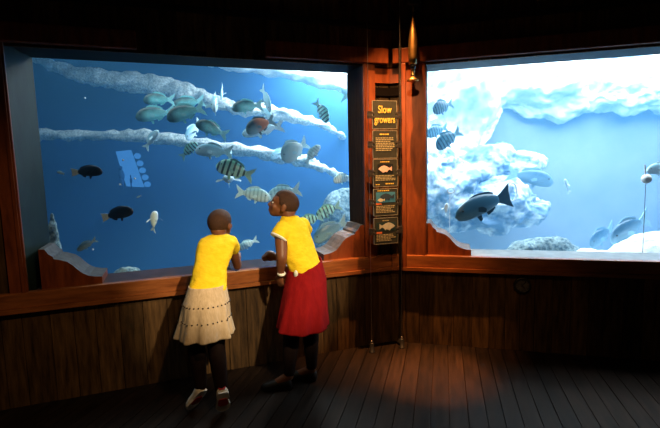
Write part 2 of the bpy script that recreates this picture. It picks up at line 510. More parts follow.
def lathe(bm, base, axis, prof, seg=24):
    """prof: (distance along axis, radius)."""
    d, s, t = frame_of(axis)
    rings = []
    for h, r in prof:
        rings.append([bm.verts.new(V(base) + d * h + (s * cos(2 * pi * k / seg) + t * sin(2 * pi * k / seg)) * max(r, 1e-4)) for k in range(seg)])
    for a, b in zip(rings, rings[1:]):
        for k in range(seg):
            bm.faces.new((a[k], a[(k + 1) % seg], b[(k + 1) % seg], b[k]))
    bm.faces.new(rings[0])
    bm.faces.new(rings[-1])


def ball(bm, c, r, sub=3, rot=None):
    """An ellipsoid; r a number or three half axes."""
    if not hasattr(r, '__len__'):
        r = (r, r, r)
    mat = Matrix.Translation(V(c)) @ (rot.to_4x4() if rot is not None else Matrix.Identity(4)) @ Matrix.Diagonal((*r, 1))
    bmesh.ops.create_icosphere(bm, subdivisions=sub, radius=1, matrix=mat)


def limb(bm, p0, r0, p1, r1):
    """A tapering limb with round ends."""
    p0, p1 = V(p0), V(p1)
    ball(bm, p0, r0, 2)
    ball(bm, p1, r1, 2)
    tube(bm, [p0, p1], [r0, r1], 16)


def chain(bm, pts):
    for (p0, r0), (p1, r1) in zip(pts, pts[1:]):
        limb(bm, p0, r0, p1, r1)


def loft(bm, rings, close=True):
    """rings: lists of points of equal length."""
    vr = [[bm.verts.new(p) for p in r] for r in rings]
    n = len(vr[0])
    for a, b in zip(vr, vr[1:]):
        for k in range(n):
            bm.faces.new((a[k], a[(k + 1) % n], b[(k + 1) % n], b[k]))
    if close:
        bm.faces.new(vr[0])
        bm.faces.new(vr[-1])
    return vr


def fused(name, bm, mat, parent, voxel=.007, smooth_it=4):
    """Fuses overlapping closed shapes into ONE continuous skin."""
    o = link_mesh(name, bm, mat, parent)
    r = o.modifiers.new('r', 'REMESH')
    r.mode = 'VOXEL'
    r.voxel_size = voxel
    s = o.modifiers.new('s', 'SMOOTH')
    s.factor = .5
    s.iterations = smooth_it
    dg = bpy.context.evaluated_depsgraph_get()
    me = bpy.data.meshes.new_from_object(o.evaluated_get(dg))
    old = o.data
    o.modifiers.clear()
    o.data = me
    bpy.data.meshes.remove(old)
    me.polygons.foreach_set('use_smooth', [True] * len(me.polygons))
    if not me.materials:
        me.materials.append(mat)
    return o


# ------------------------------------------------------------------ the setting
SILL, HEAD = .775, 2.335
DEPTH = .30                       # the window niches are this deep
A0, A1 = .245, 2.585               # left window opening along its wall
B0, B1 = .295, 3.10               # right window opening


def planks(bm, W, u0, u1, z0, z1, n=0.0, w=.135, t=.025, seed=1):
    rnd = random.Random(seed)
    u = u0
    while u < u1 - .01:
        ww = min(w * rnd.uniform(.8, 1.25), u1 - u)
        if u1 - u - ww < .04:
            ww = u1 - u
        dn = rnd.uniform(-.003, .003)
        wbox(bm, W, u + .002, u + ww - .002, n - t, n + dn, z0, z1)
        u += ww


# walls: a plank skin on a solid core, with the window niches cut out
bm = bmesh.new()
wbox(bm, WA, -.08, 3.6, -DEPTH - .02, -.028, 0, SILL - .03)
wbox(bm, WA, -.08, 3.6, -DEPTH - .02, -.028, HEAD + .03, 3.3)
wbox(bm, WA, A1 + .10, 3.6, -DEPTH - .02, -.028, SILL - .03, HEAD + .03)
planks(bm, WA, 0, 3.6, 0, .66, seed=3)
planks(bm, WA, 0, 3.6, 2.33, 3.3, w=.16, seed=4)
planks(bm, WA, A1 + .16, 3.6, .66, 2.33, seed=5)
tag(link_mesh('wall_left', bm, M['plank']), kind='structure')

bm = bmesh.new()
wbox(bm, WB, -.08, 3.6, -DEPTH - .02, -.028, 0, SILL - .03)
wbox(bm, WB, -.08, 3.6, -DEPTH - .02, -.028, HEAD + .03, 3.3)
wbox(bm, WB, B1 + .03, 3.6, -DEPTH - .02, -.028, SILL - .03, HEAD + .03)
planks(bm, WB, 0, 3.6, 0, .66, seed=8)
planks(bm, WB, 0, 3.6, 2.33, 3.3, w=.16, seed=9)
planks(bm, WB, B1 + .10, 3.6, .66, 2.33, seed=10)
tag(link_mesh('wall_right', bm, M['plank']), kind='structure')

# the boarded corner between the two windows
bm = bmesh.new()
CW = .30
for W, uu in ((WA, A0), (WB, B0)):
    wbox(bm, W, -.09, uu, -DEPTH - .02, -.045, SILL - .03, HEAD + .03)
    k = 0
    planks(bm, W, 0, uu - .01, .66, 2.33, n=-.02, w=.09, seed=12)
tag(link_mesh('wall_corner', bm, M['plank']), kind='structure')


def bracket_profile():
    pts = [(0, .27), (.034, .268), (.055, .232), (.078, .215), (.083, .198), (.115, .190), (.16, .172), (.19, .145), (.215, .115),
           (.245, .085), (.28, .064), (.32, .054), (.36, .050), (.36, 0), (0, 0)]
    return pts


def make_window(name, W, u0, u1, sgn_lo, sgn_hi, header, mitre):
    w = empty(name, W((u0 + u1) / 2, 0, SILL), kind='structure')
    # niche lining
    bm = bmesh.new()
    e_ = .07 if name == 'window_1' else 0.0
    hexa(bm, [W(u1, -DEPTH - .02, SILL - .03), W(u1 + .10, -DEPTH - .02, SILL - .03), W(u1 + .10, 0, SILL - .03), W(u1 + e_, 0, SILL - .03),
              W(u1, -DEPTH - .02, HEAD + .03), W(u1 + .10, -DEPTH - .02, HEAD + .03), W(u1 + .10, 0, HEAD + .03), W(u1 + e_, 0, HEAD + .03)])
    if name == 'window_2':
        wbox(bm, W, u0 - .035, u1 + .035, -DEPTH - .02, 0, HEAD, HEAD + .03)
    link_mesh('niche_lining', bm, M['reveal'], w)
    bm = bmesh.new()
    wbox(bm, W, u0 - .035, u0, -DEPTH - .02, 0, SILL - .03, HEAD + .03)
    if name == 'window_1':
        wbox(bm, W, u0 - .035, u1 + .035, -DEPTH - .02, 0, HEAD, HEAD + .03)
    link_mesh('niche_lining', bm, M['dark'], w)  # shaded sides of the niche get a darker copy of the lining
    bm = bmesh.new()
    wbox(bm, W, u0 - .035, u1 + .035, -DEPTH - .02, .012, SILL - .03, SILL)
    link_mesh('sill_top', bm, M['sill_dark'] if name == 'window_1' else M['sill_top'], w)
    # sill apron with a nosing and a bead under it
    bm = bmesh.new()
    wbox(bm, W, mitre, u1 + .9 if name == 'window_1' else u1 + .4, -.02, .035, .675, SILL + .003)
    bevel(bm, .008)
    wbox(bm, W, mitre, u1 + .9 if name == 'window_1' else u1 + .4, -.02, .052, .648, .676)
    link_mesh('sill_apron', bm, M['sill'], w)
    # architraves beside the opening
    bm = bmesh.new()
    a = .10 if name == 'window_1' else .20
    wbox(bm, W, u0 - a - .005, u0 - .0, -.03, .022, SILL, 2.345)
    bevel(bm, .006)
    wbox(bm, W, u0 - .030, u0 - .012, .0, .032, SILL, 2.345)
    wbox(bm, W, u1 + e_, u1 + e_ + .10, -.03, .022, SILL, 2.345)
    wbox(bm, W, u1 + e_ + .012, u1 + e_ + .030, .0, .032, SILL, 2.345)
    link_mesh('side_architrave', bm, M['trim'], w)
    # header
    bm = bmesh.new()
    for h0, h1 in header:
        b2 = bmesh.new()
        wbox(b2, W, h0, h1, -.03, .045, 2.347, 2.465)
        bevel(b2, .007)
        me = bpy.data.meshes.new('t')
        b2.to_mesh(me)
        b2.free()
        bm.from_mesh(me)
        bpy.data.meshes.remove(me)
    link_mesh('header', bm, M['trim'], w)
    # carved brackets in the lower corners
    for s, uu in ((1, u0), (-1, u1)):
        prof = bracket_profile()
        fr, bk = [], []
        bm = bmesh.new()
        for a_, h in prof:
            fr.append(bm.verts.new(W(uu + s * a_, -.012, SILL + h)))
            bk.append(bm.verts.new(W(uu + s * a_, -DEPTH + .005, SILL + h)))
        bm.faces.new(fr)
        bm.faces.new(bk)
        n_ = len(prof)
        for i in range(n_):
            f = bm.faces.new((fr[i], fr[(i + 1) % n_], bk[(i + 1) % n_], bk[i]))
            if i < n_ - 3:
                f.material_index = 1  # curved top faces take the grey wood
        link_mesh('carved_bracket', bm, [M['trim'], M['grey_wood']], w)
    bm = bmesh.new()
    wbox(bm, W, u0 - .03, u1 + .03, -DEPTH - .02, -DEPTH, SILL - .02, HEAD + .02)
    link_mesh('pane', bm, M['glass'], w)
    return w


M['sill_dark'] = mat_noise('dim_dark_sill', (.022, .012, .010), (.07, .036, .028), 6, .4, .4, (2, 2, 2), bump=.1)  # darker copy of the sill top, for the dimmer left window
M['sill_top'] = mat_noise('lit_pale_sill', (.16, .17, .16), (.30, .30, .28), 6, .35, .4, (2, 2, 2), bump=.1)  # paler copy: strong tank light on this sill is put into its colour
make_window('window_1', WA, A0, A1, 1, 1, [(.03, 1.03), (1.9, 3.3)], .012)
make_window('window_2', WB, B0, B1, 1, 1, [(.03, 3.3)], .012)

# cross rails of the corner, as trim; a black strip below stands for a slot's shade
bm = bmesh.new()
wbox(bm, WA, 0.0, .145, -.03, .012, 2.20, 2.315)
wbox(bm, WB, 0.0, .095, -.03, .012, 2.20, 2.315)
tag(link_mesh('trim_1', bm, M['trim']), kind='structure')
bm = bmesh.new()
wbox(bm, WA, -.005, .145, -.03, .006, 2.10, 2.165)
wbox(bm, WB, -.005, .095, -.03, .006, 2.10, 2.165)
tag(link_mesh('slot_shade_strip', bm, M['pitch']), kind='structure')
# narrow upright rail on the corner side of the right window post
bm = bmesh.new()
wbox(bm, WB, .098, .135, -.02, .050, .66, 2.345)
bevel(bm, .006)
tag(link_mesh('trim_3', bm, M['trim']), kind='structure')
# upper moulding over the right window
bm = bmesh.new()
wbox(bm, WB, .0, 3.6, -.02, .03, 2.62, 2.66)
wbox(bm, WA, .0, 3.6, -.02, .03, 2.62, 2.66)
tag(link_mesh('trim_4', bm, M['dark']), kind='structure')

# floor boards run square to the right wall
bm = bmesh.new()
fy = V((-NRM_B[0], -NRM_B[1], 0))      # along the boards
fx = V((DIR_B[0], DIR_B[1], 0))        # across them
rnd = random.Random(5)
x = -4.6
K0 = V((CORNER[0], CORNER[1], 0))
floor_bm = bmesh.new()
while x < 4.2:
    w_ = .108 * rnd.uniform(.92, 1.08)
    y = -5.2
    for seg_len in (rnd.uniform(1.2, 3.5), 8):
        y1 = min(y + seg_len, 1.4)
        z1 = rnd.uniform(-.002, 0.0)
        vs = []
        for zz in (-.03, z1):
            for (aa, bb) in ((x + .0025, y), (x + w_ - .0025, y), (x + w_ - .0025, y1 - .003), (x + .0025, y1 - .003)):
                vs.append(V((aa, bb, zz)))
        hexa(floor_bm, vs)
        y = y1
    x += w_
hexa(floor_bm, [V(p) for p in ((-4.6, -5.2, -.08), (4.2, -5.2, -.08), (4.2, 1.4, -.08), (-4.6, 1.4, -.08), (-4.6, -5.2, -.028), (4.2, -5.2, -.028), (4.2, 1.4, -.028), (-4.6, 1.4, -.028))])
# keep only the boards on the room side of the left wall
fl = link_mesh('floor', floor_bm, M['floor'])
fl.location = K0
fl.rotation_euler = (0, 0, math.atan2(fx.y, fx.x))
tag(fl, kind='structure')
bm = bmesh.new()
pl = [WA(3.6, -.3, 0), WA(0, -.32, 0), WB(3.6, -.3, 0), V((4.4, -2.2, 0)), V((-4.2, -2.2, 0))]
loft(bm, [[p + V((0, 0, 3.3)) for p in pl], [p + V((0, 0, 3.4)) for p in pl]])
tag(link_mesh('ceiling', bm, M['ceiling']), kind='structure')
bm = bmesh.new()
for p0, p1 in ((WA(3.6, 0, 0), V((-4.0, -2.2, 0))), (WB(3.6, 0, 0), V((4.3, -2.2, 0)))):
    d = (p1 - p0).normalized() * .05
    nn = V((-d.y, d.x, 0))
    hexa(bm, [p0 - nn, p1 - nn, p1 + nn, p0 + nn] + [q + V((0, 0, 3.3)) for q in (p0 - nn, p1 - nn, p1 + nn, p0 + nn)])
tag(link_mesh('wall_side', bm, M['plank']), kind='structure')

# ------------------------------------------------------------------ the tank
YB = 6.45
front = [WA(3.58, -DEPTH - .022, 0), WA(-.105, -DEPTH - .024, 0), WB(3.58, -DEPTH - .022, 0)]
outline = [V((-6.2, 2.4, 0)), front[0], front[1], front[2], V((6.4, 2.9, 0)), V((6.4, YB, 0)), V((-6.2, YB, 0))]
bm = bmesh.new()
WZ0, WZ1 = -.25, 3.15
loft(bm, [[p + V((0, 0, WZ0)) for p in outline], [p + V((0, 0, WZ1)) for p in outline]])
tag(link_mesh('water', bm, M['water']), label='clear blue sea water filling the tank behind both windows', cat='water', kind='stuff')
bm = bmesh.new()
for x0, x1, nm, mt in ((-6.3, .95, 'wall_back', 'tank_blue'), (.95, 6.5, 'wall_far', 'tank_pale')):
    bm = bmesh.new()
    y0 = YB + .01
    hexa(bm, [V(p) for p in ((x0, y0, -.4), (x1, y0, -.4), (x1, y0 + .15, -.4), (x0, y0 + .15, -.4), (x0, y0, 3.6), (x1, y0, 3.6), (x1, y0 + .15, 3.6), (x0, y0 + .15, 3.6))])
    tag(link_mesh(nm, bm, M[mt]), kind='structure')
bm = bmesh.new()
for x0, y0 in ((-6.35, 2.4), (6.4, 2.9)):
    hexa(bm, [V(p) for p in ((x0, y0, -.4), (x0 + .12, y0, -.4), (x0 + .12, YB, -.4), (x0, YB, -.4), (x0, y0, 3.6), (x0 + .12, y0, 3.6), (x0 + .12, YB, 3.6), (x0, YB, 3.6))])
tag(link_mesh('wall_tank', bm, M['tank_blue']), kind='structure')
bm = bmesh.new()
loft(bm, [[p + V((0, 0, -.45)) for p in outline], [p + V((0, 0, -.2)) for p in outline]])
tag(link_mesh('tank_floor', bm, M['tank_floor'] if 'tank_floor' in M else M['sand']), kind='structure')


def rough(bm, amp, scale, seed=0, octaves=4):
    off = V((seed * 7.3, seed * 3.1, seed * 5.7))
    bm.normal_update()
    nv = [(v, v.normal.copy()) for v in bm.verts]
    for v, nrm in nv:
        k = noise.fractal(v.co * scale + off, 1.0, 2.0, octaves)
        v.co += nrm * k * amp


def ridge(pts, label, mat, seed):
    bm = bmesh.new()
    P_ = [V(p[:3]) for p in pts]
    H_ = [p[3] for p in pts]
    fine, rad = [], []
    for i in range(len(P_) - 1):
        p0, p1, p2, p3 = P_[max(i - 1, 0)], P_[i], P_[i + 1], P_[min(i + 2, len(P_) - 1)]
        for k in range(10):
            t = k / 10
            fine.append(.5 * (2 * p1 + (p2 - p0) * t + (2 * p0 - 5 * p1 + 4 * p2 - p3) * t * t + (3 * p1 - p0 - 3 * p2 + p3) * t ** 3))
            rad.append(H_[i] * (1 - t) + H_[i + 1] * t)
    fine.append(P_[-1])
    rad.append(H_[-1])
    tube(bm, fine, rad, 28)
    rough(bm, .045, 8, seed, 6)
    o = link_mesh('rock_ledge', bm, mat, None, True)
    return tag(o, label=label, cat='rock', group='rock ledges of the left window')


ridge(RIDGE_UPPER, 'pale rough rock ledge sagging across the upper left window behind the shoal', M['rock'], 1)
ridge(RIDGE_LOWER, 'pale rough rock ledge across the middle of the left window below the shoal', M['rock'], 2)
ridge(RIDGE_TOP, 'broad white rock ledge along the top right of the left window', M['rock_white'], 3)


def boulder(name, c, w, h, label, mat, seed, deep=.7, amp=.22, scale=1.8):
    bm = bmesh.new()
    ball(bm, c, (w, max(w * deep, .05), h), 6)
    s = min(w, h)
    rough(bm, amp * s, scale / max(s, .05) * .5, seed, 6)
    o = link_mesh(name, bm, mat, None, True)
    return tag(o, label=label, cat='rock')


for i, (kind, c, w, h, lab) in enumerate(ROCKS):
    # every stone stands on the tank bed, only its top shows over the sill
    top, bed = c[2] + h, -.26
    hh_ = (top - bed) / 2
    w = w / max(.35, math.sqrt(1 - (1 - min(1, h * 1.6 / hh_)) ** 2))
    c, h = (c[0], c[1], bed + hh_), hh_
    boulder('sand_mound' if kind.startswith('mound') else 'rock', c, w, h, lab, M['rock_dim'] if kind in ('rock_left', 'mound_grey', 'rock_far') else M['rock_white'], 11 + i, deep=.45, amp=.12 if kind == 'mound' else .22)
for i, (c, w, h, lab) in enumerate(CLIFFS):
    boulder('boulder', c, w, h, lab, M['rock_hazy'] if i in (1, 2, 3) else M['rock_white'], 31 + i, deep=.35, amp=.50, scale=1.6)  # upper faces near-white as if overexposed, lower ones blued as if hazed

# far viewing window with a row of portholes, seen through the water
pan = empty('far_viewing_window', V(PANEL), label='pale blue lit viewing window with round portholes at the far side of the tank', cat='window')


def mat_lit(name, c, st):
    m, nt, out = new_mat(name)
    e = nt.nodes.new('ShaderNodeEmission')
    e.inputs['Color'].default_value = (*c, 1)
    e.inputs['Strength'].default_value = st
    nt.links.new(e.outputs[0], out.inputs['Surface'])
    return m


M['lit'] = mat_lit('lit_far_window', (.10, .40, 1.0), .52)


def slab(name, pts, y0, y1, mat):
    bm = bmesh.new()
    loft(bm, [[V((p[0], y0, p[2])) for p in pts], [V((p[0], y1, p[2])) for p in pts]])
    bmesh.ops.triangulate(bm, faces=[f for f in bm.faces if len(f.verts) > 4])
    return link_mesh(name, bm, mat, pan)


py = PANE_PTS[0][1]
slab('lit_pane', PANE_PTS, py, py + .04, M['lit'])
for c_ in PORTHOLES:
    bm = bmesh.new()
    lathe(bm, V((c_[0], py + .04, c_[2])), V((0, -1, 0)), [(0, .036), (.04, .036)], 20)
    link_mesh('porthole', bm, M['lit'], pan)
for fg in VISITORS:
    bm = bmesh.new()
    top, foot, w_ = V(fg[0]), V(fg[1]), fg[2]
    h_ = top.z - foot.z
    ball(bm, (top.x, py - .05, top.z - h_ * .09), (w_ * .42, w_ * .4, h_ * .10), 2)
    ball(bm, (top.x + w_ * .1, py - .05, foot.z + h_ * .58), (w_ * .75, w_ * .5, h_ * .26), 2)
    limb(bm, (top.x, py - .05, foot.z + h_ * .45), w_ * .45, (foot.x, py - .05, foot.z), w_ * .28)
    link_mesh('visitor_silhouette', bm, M['tank_blue'], pan, True)


# ------------------------------------------------------------------ fish
def fish_profile(hh, kind):
    """(x, top, bottom, half width) from nose to tail root; length of body is about .8 of the fish."""
    long = kind in ('grouper',)
    P_ = []
    n = 22
    for i in range(n + 1):
        t = i / n
        x = .5 - .78 * t
        if long:
            e = t ** .55 * (1 - t) ** .72 / .4195
            eb = t ** .48 * (1 - t) ** .80 / .4113
        else:
            e = t ** .58 * (1 - t) ** .92 / .3757
            eb = t ** .46 * (1 - t) ** .80 / .4208
        ped = .048
        nose = -.05 * (1 - t) ** 2
        top = hh * .56 * e + ped * t ** 2 + nose
        bot = -hh * .42 * eb - ped * t ** 2 + nose
        P_.append((x, top, bot, min(1, e)))
    return P_


PROTO = {}


def fish_mats(kind):
    hh, th, skin, finc, tailc = KINDS[kind]
    return skin, mat_plain(kind + '_fin', finc, .5, .3), mat_plain(kind + '_tail_fin', tailc, .5, .3)


def fin_mesh(outline_pts, thick=.006, axis='y'):
    """A thin solid fin from an outline in the x-z plane."""
    bm = bmesh.new()
    a = [bm.verts.new((x, -thick, z)) for x, z in outline_pts]
    b = [bm.verts.new((x, thick, z)) for x, z in outline_pts]
    bm.faces.new(a)
    bm.faces.new(b)
    n = len(a)
    for i in range(n):
        bm.faces.new((a[i], a[(i + 1) % n], b[(i + 1) % n], b[i]))
    return bm


def mesh_of(name, bm, mat, smooth=True):
    bmesh.ops.recalc_face_normals(bm, faces=bm.faces[:])
    bmesh.ops.triangulate(bm, faces=[f for f in bm.faces if len(f.verts) > 4])
    me = bpy.data.meshes.new(name)
    bm.to_mesh(me)
    bm.free()
    me.materials.append(mat)
    me.polygons.foreach_set('use_smooth', [smooth] * len(me.polygons))
    return me


def fish_meshes(kind):
    hh, th, skin, finc, tailc = KINDS[kind]
    skin, finm, tailm = fish_mats(kind)
    P_ = fish_profile(hh, kind)
    bm = bmesh.new()
    rings = []
    for x, top, bot, e in P_:
        c, r = (top + bot) / 2, max((top - bot) / 2, .004)
        w = max(th * .5 * e ** .8, .012 if x < .3 else .005)
        ring = []
        for k in range(16):
            a = 2 * pi * k / 16
            ring.append(V((x, w * cos(a), c + r * sin(a))))
        rings.append(ring)
    loft(bm, rings)
    out = [('body', mesh_of('body', bm, skin))]

    def top_at(x):
        best = min(P_, key=lambda p: abs(p[0] - x))
        return best[1]

    def bot_at(x):
        best = min(P_, key=lambda p: abs(p[0] - x))
        return best[2]
    # tail fin: forked
    s = {'grouper': .20, 'surgeon': .13}.get(kind, .21)
    ped = .05
    fork = .09 if kind not in ('grouper', 'surgeon') else .03
    tail = [(-.24, ped), (-.33, .09), (-.5, s), (-.47, .09), (-.5 + fork, 0), (-.47, -.09), (-.5, -s), (-.33, -.09), (-.24, -ped)]
    out.append(('tail_fin', mesh_of('tail_fin', fin_mesh(tail, .007), tailm, False)))
    # dorsal fin
    xs = [.22, .14, .05, -.04, -.12, -.19]
    hts = [.012, .05, .055, .045, .04, .015] if kind not in ('surgeon', 'grouper') else [.008, .02, .022, .022, .02, .01]
    dor = [(x - .02, top_at(x) + h) for x, h in zip(xs, hts)] + [(x, top_at(x) - .03) for x in reversed(xs)]
    out.append(('dorsal_fin', mesh_of('dorsal_fin', fin_mesh(dor, .005), finm, False)))
    ana = [(-.02, bot_at(-.02) + .03), (-.05, bot_at(-.05) - .06), (-.13, bot_at(-.13) - .05), (-.19, bot_at(-.19) - .01), (-.19, bot_at(-.19) + .02)]
    out.append(('anal_fin', mesh_of('anal_fin', fin_mesh(ana, .005), finm, False)))
    pel = [(.16, bot_at(.16) + .03), (.10, bot_at(.10) - .09), (.06, bot_at(.06) - .07), (.07, bot_at(.07) + .03)]
    out.append(('pelvic_fin', mesh_of('pelvic_fin', fin_mesh(pel, .008), finm, False)))
    spread = {'silver': .16, 'spread': .24}.get(kind, .035)
    for sg in (-1, 1):
        bm = bmesh.new()
        y0 = th * .44 * sg
        pts = [(.17, y0 * .9, .0), (.165, y0 * .9, -.05), (.03, y0 + sg * spread, -.10), (.01, y0 + sg * spread * 1.05, -.055), (.06, y0 + sg * spread * .8, -.01)]
        a = [bm.verts.new(V(p) + V((0, 0, .005))) for p in pts]
        b = [bm.verts.new(V(p) - V((0, 0, .005))) for p in pts]
        bm.faces.new(a)
        bm.faces.new(b)
        for i in range(len(a)):
            bm.faces.new((a[i], a[(i + 1) % 5], b[(i + 1) % 5], b[i]))
        out.append(('pectoral_fin', mesh_of('pectoral_fin', bm, tailm if kind not in ('surgeon',) else finm, False)))
        bm = bmesh.new()
        best = min(P_, key=lambda p: abs(p[0] - .375))
        ball(bm, (.375, sg * th * .5 * best[3] ** .8 * .80, (best[1] + best[2]) / 2 + .30 * (best[1] - best[2]) / 2), .019, 2)
        out.append(('eye', mesh_of('eye', bm, M['black'])))
    return out


def place_fish(kind, mid, d, length, hs, roll, label, n):
    if kind not in PROTO:
        PROTO[kind] = fish_meshes(kind)
    root = empty('fish', V(mid), label=label, cat='fish')
    d = V(d).normalized()
    up = V((0, 0, 1))
    side = up.cross(d)
    if side.length < .15:
        side = V((1, 0, 0))
    side.normalize()
    upv = d.cross(side).normalized()
    R_ = Matrix((d, side, upv)).transposed().to_4x4()
    R_ = R_ @ Matrix.Rotation(radians(roll), 4, 'X')
    root.matrix_world = Matrix.Translation(V(mid)) @ R_ @ Matrix.Diagonal((length, length * .95, length * hs, 1))
    for nm, me in PROTO[kind]:
        o = bpy.data.objects.new(nm, me)
        COL.objects.link(o)
        o.parent = root
    return root


for i, (kind, mid, d, length, hs, roll, label) in enumerate(FISH):
    f = place_fish(kind, mid, d, length, hs, roll, label, i)
    f['group'] = 'fish of the left window' if mid[0] < .3 else 'fish of the right window'

for p in BUBBLES:
    bm = bmesh.new()
    ball(bm, p, .008, 2)
    tag(link_mesh('bubble', bm, M['bubble'], None, True), label='tiny white speck drifting in the dark blue water of the left window', cat='bubble', group='specks drifting in the water')

# float on its line, ring on its line, thin hoop
fo = empty('float_ball', V(FLOAT), label='round white float on a thin line at the far right of the right window', cat='float')
bm = bmesh.new()
ball(bm, FLOAT, .040, 3)
link_mesh('ball', bm, M['white'], fo, True)
bm = bmesh.new()
tube(bm, [V(FLOAT_FOOT) + V((0, 0, -.6)), V(FLOAT) + V((-.005, 0, -.03))], .0025, 6)
link_mesh('line', bm, M['grey_wood'], fo)
bm = bmesh.new()
tube(bm, [V(FLOAT) + V((-.01, 0, .03)), V(FLOAT) + V((-.02, 0, .12))], .006, 8)
link_mesh('stem', bm, M['white'], fo)


def torus(bm, c, R1, r, sx=1.0, sz=1.0):
    pts = [V(c) + V((R1 * sx * cos(2 * pi * k / 32), 0, R1 * sz * sin(2 * pi * k / 32))) for k in range(32)]
    rings = []
    for i, p in enumerate(pts):
        d = (pts[(i + 1) % 32] - pts[i - 1]).normalized()
        s = V((0, 1, 0))
        t = s.cross(d)
        rings.append([bm.verts.new(p + (s * cos(a) + t * sin(a)) * r) for a in [2 * pi * k / 8 for k in range(8)]])
    for i in range(32):
        a, b = rings[i], rings[(i + 1) % 32]
        for k in range(8):
            bm.faces.new((a[k], a[(k + 1) % 8], b[(k + 1) % 8], b[k]))


ri = empty('tether_ring', V(RING), label='small white ring on a thin tether line at the left of the right window', cat='ring')
bm = bmesh.new()
torus(bm, RING, .034, .006, 1, .8)
link_mesh('ring', bm, M['white'], ri, True)
bm = bmesh.new()
tube(bm, [V(RING_FOOT) + V((0, 0, -.5)), V(RING) + V((-.01, 0, -.025))], .003, 6)
link_mesh('line', bm, M['white'], ri)
bm = bmesh.new()
torus(bm, HOOP, .085, .007, .50, 1.1)
tag(link_mesh('hoop', bm, M['white'], None, True), label='thin upright white hoop behind the tail of the large dark fish', cat='hoop')

# ------------------------------------------------------------------ the hanging sign boards on two steel cables
WL, WR = V((.319, 3.496, 0)), V((.580, 3.570, 0))
sx = (WR - WL).normalized()
sn = V((sx.y, -sx.x, 0))            # towards the room
for base, lab in ((WL, 'taut steel cable holding the left edges of the hanging signs'), (WR, 'taut steel cable holding the right edges of the hanging signs')):
    c = empty('steel_cable', base, label=lab, cat='cable', group='cables of the hanging signs')
    bm = bmesh.new()
    tube(bm, [base + V((0, 0, .06)), base + V((0, 0, 3.3))], .0022, 8)
    link_mesh('wire', bm, M['steel'], c)
    bm = bmesh.new()
    lathe(bm, base, V((0, 0, 1)), [(0, .026), (.006, .026), (.008, .018), (.075, .018), (.080, .014)], 16)
    link_mesh('floor_anchor', bm, M['black'], c, True)
    bm = bmesh.new()
    lathe(bm, base + V((0, 0, .080)), V((0, 0, 1)), [(0, .010), (.012, .010), (.018, .005)], 12)
    link_mesh('anchor_nut', bm, M['steel'], c, True)

SC = (WL + WR) / 2
SW = .205


def SP(x, z, off=0.0):
    """A point on the sign plane: x from the middle, z up, off towards the room."""
    return SC + sx * x + sn * off + V((0, 0, z))


def sbox(bm, x0, x1, z0, z1, o0, o1):
    hexa(bm, [SP(x0, z0, o0), SP(x1, z0, o0), SP(x1, z0, o1), SP(x0, z0, o1), SP(x0, z1, o0), SP(x1, z1, o0), SP(x1, z1, o1), SP(x0, z1, o1)])


def text(parent, body, x, z, size, mat, name='lettering', wide=1.0, offset=.0, align='CENTER'):
    cu = bpy.data.curves.new(name, 'FONT')
    cu.body = body
    cu.size = size
    cu.align_x = align
    cu.align_y = 'CENTER'
    cu.extrude = .0008
    cu.offset = offset
    cu.materials.append(mat)
    o = bpy.data.objects.new(name, cu)
    COL.objects.link(o)
    me = bpy.data.meshes.new_from_object(o.evaluated_get(bpy.context.evaluated_depsgraph_get()))
    bpy.data.objects.remove(o)
    bpy.data.curves.remove(cu)
    if not me.materials:
        me.materials.append(mat)
    o = bpy.data.objects.new(name, me)
    COL.objects.link(o)
    R_ = Matrix((sx, V((0, 0, 1)), sn)).transposed().to_4x4()
    mw = Matrix.Translation(SP(x, z, .0062)) @ R_ @ Matrix.Diagonal((wide, 1, 1, 1))
    o.parent = parent
    o.matrix_basis = Matrix.Translation(-parent_loc(parent)) @ mw
    return o


def text_lines(parent, mat, z0, z1, n, x0, x1, name='small_print', seed=1):
    rnd = random.Random(seed)
    bm = bmesh.new()
    for k in range(n):
        z = z1 - (k + .5) * (z1 - z0) / n
        x = x0
        end = x1 - rnd.uniform(0, .25) * (x1 - x0)
        while x < end:
            w = rnd.uniform(.008, .024)
            sbox(bm, x, min(x + w, x1), z - (z1 - z0) / n * .26, z + (z1 - z0) / n * .26, .005, .0062)
            x += w + .0045
    return link_mesh(name, bm, mat, parent)


def fish_print(parent, mat, cx, cz, L, flip=1, name='fish_picture', o0=.006, o1=.0075):
    pts = []
    top = [(.5, 0), (.40, .10), (.25, .19), (.08, .23), (-.1, .18), (-.25, .09), (-.33, .05), (-.5, .17)]
    bot = [(-.44, 0), (-.5, -.17), (-.33, -.05), (-.2, -.13), (-.12, -.24), (-.05, -.17), (.1, -.20), (.16, -.27), (.22, -.17), (.4, -.09)]
    pts = top + bot
    bm = bmesh.new()
    a = [bm.verts.new(SP(cx + flip * x * L, cz + z * L, o0)) for x, z in pts]
    b = [bm.verts.new(SP(cx + flip * x * L, cz + z * L, o1)) for x, z in pts]
    bm.faces.new(a)
    bm.faces.new(b)
    for i in range(len(a)):
        bm.faces.new((a[i], a[(i + 1) % len(a)], b[(i + 1) % len(a)], b[i]))
    bmesh.ops.triangulate(bm, faces=[f for f in bm.faces if len(f.verts) > 4])
    return link_mesh(name, bm, mat, parent)


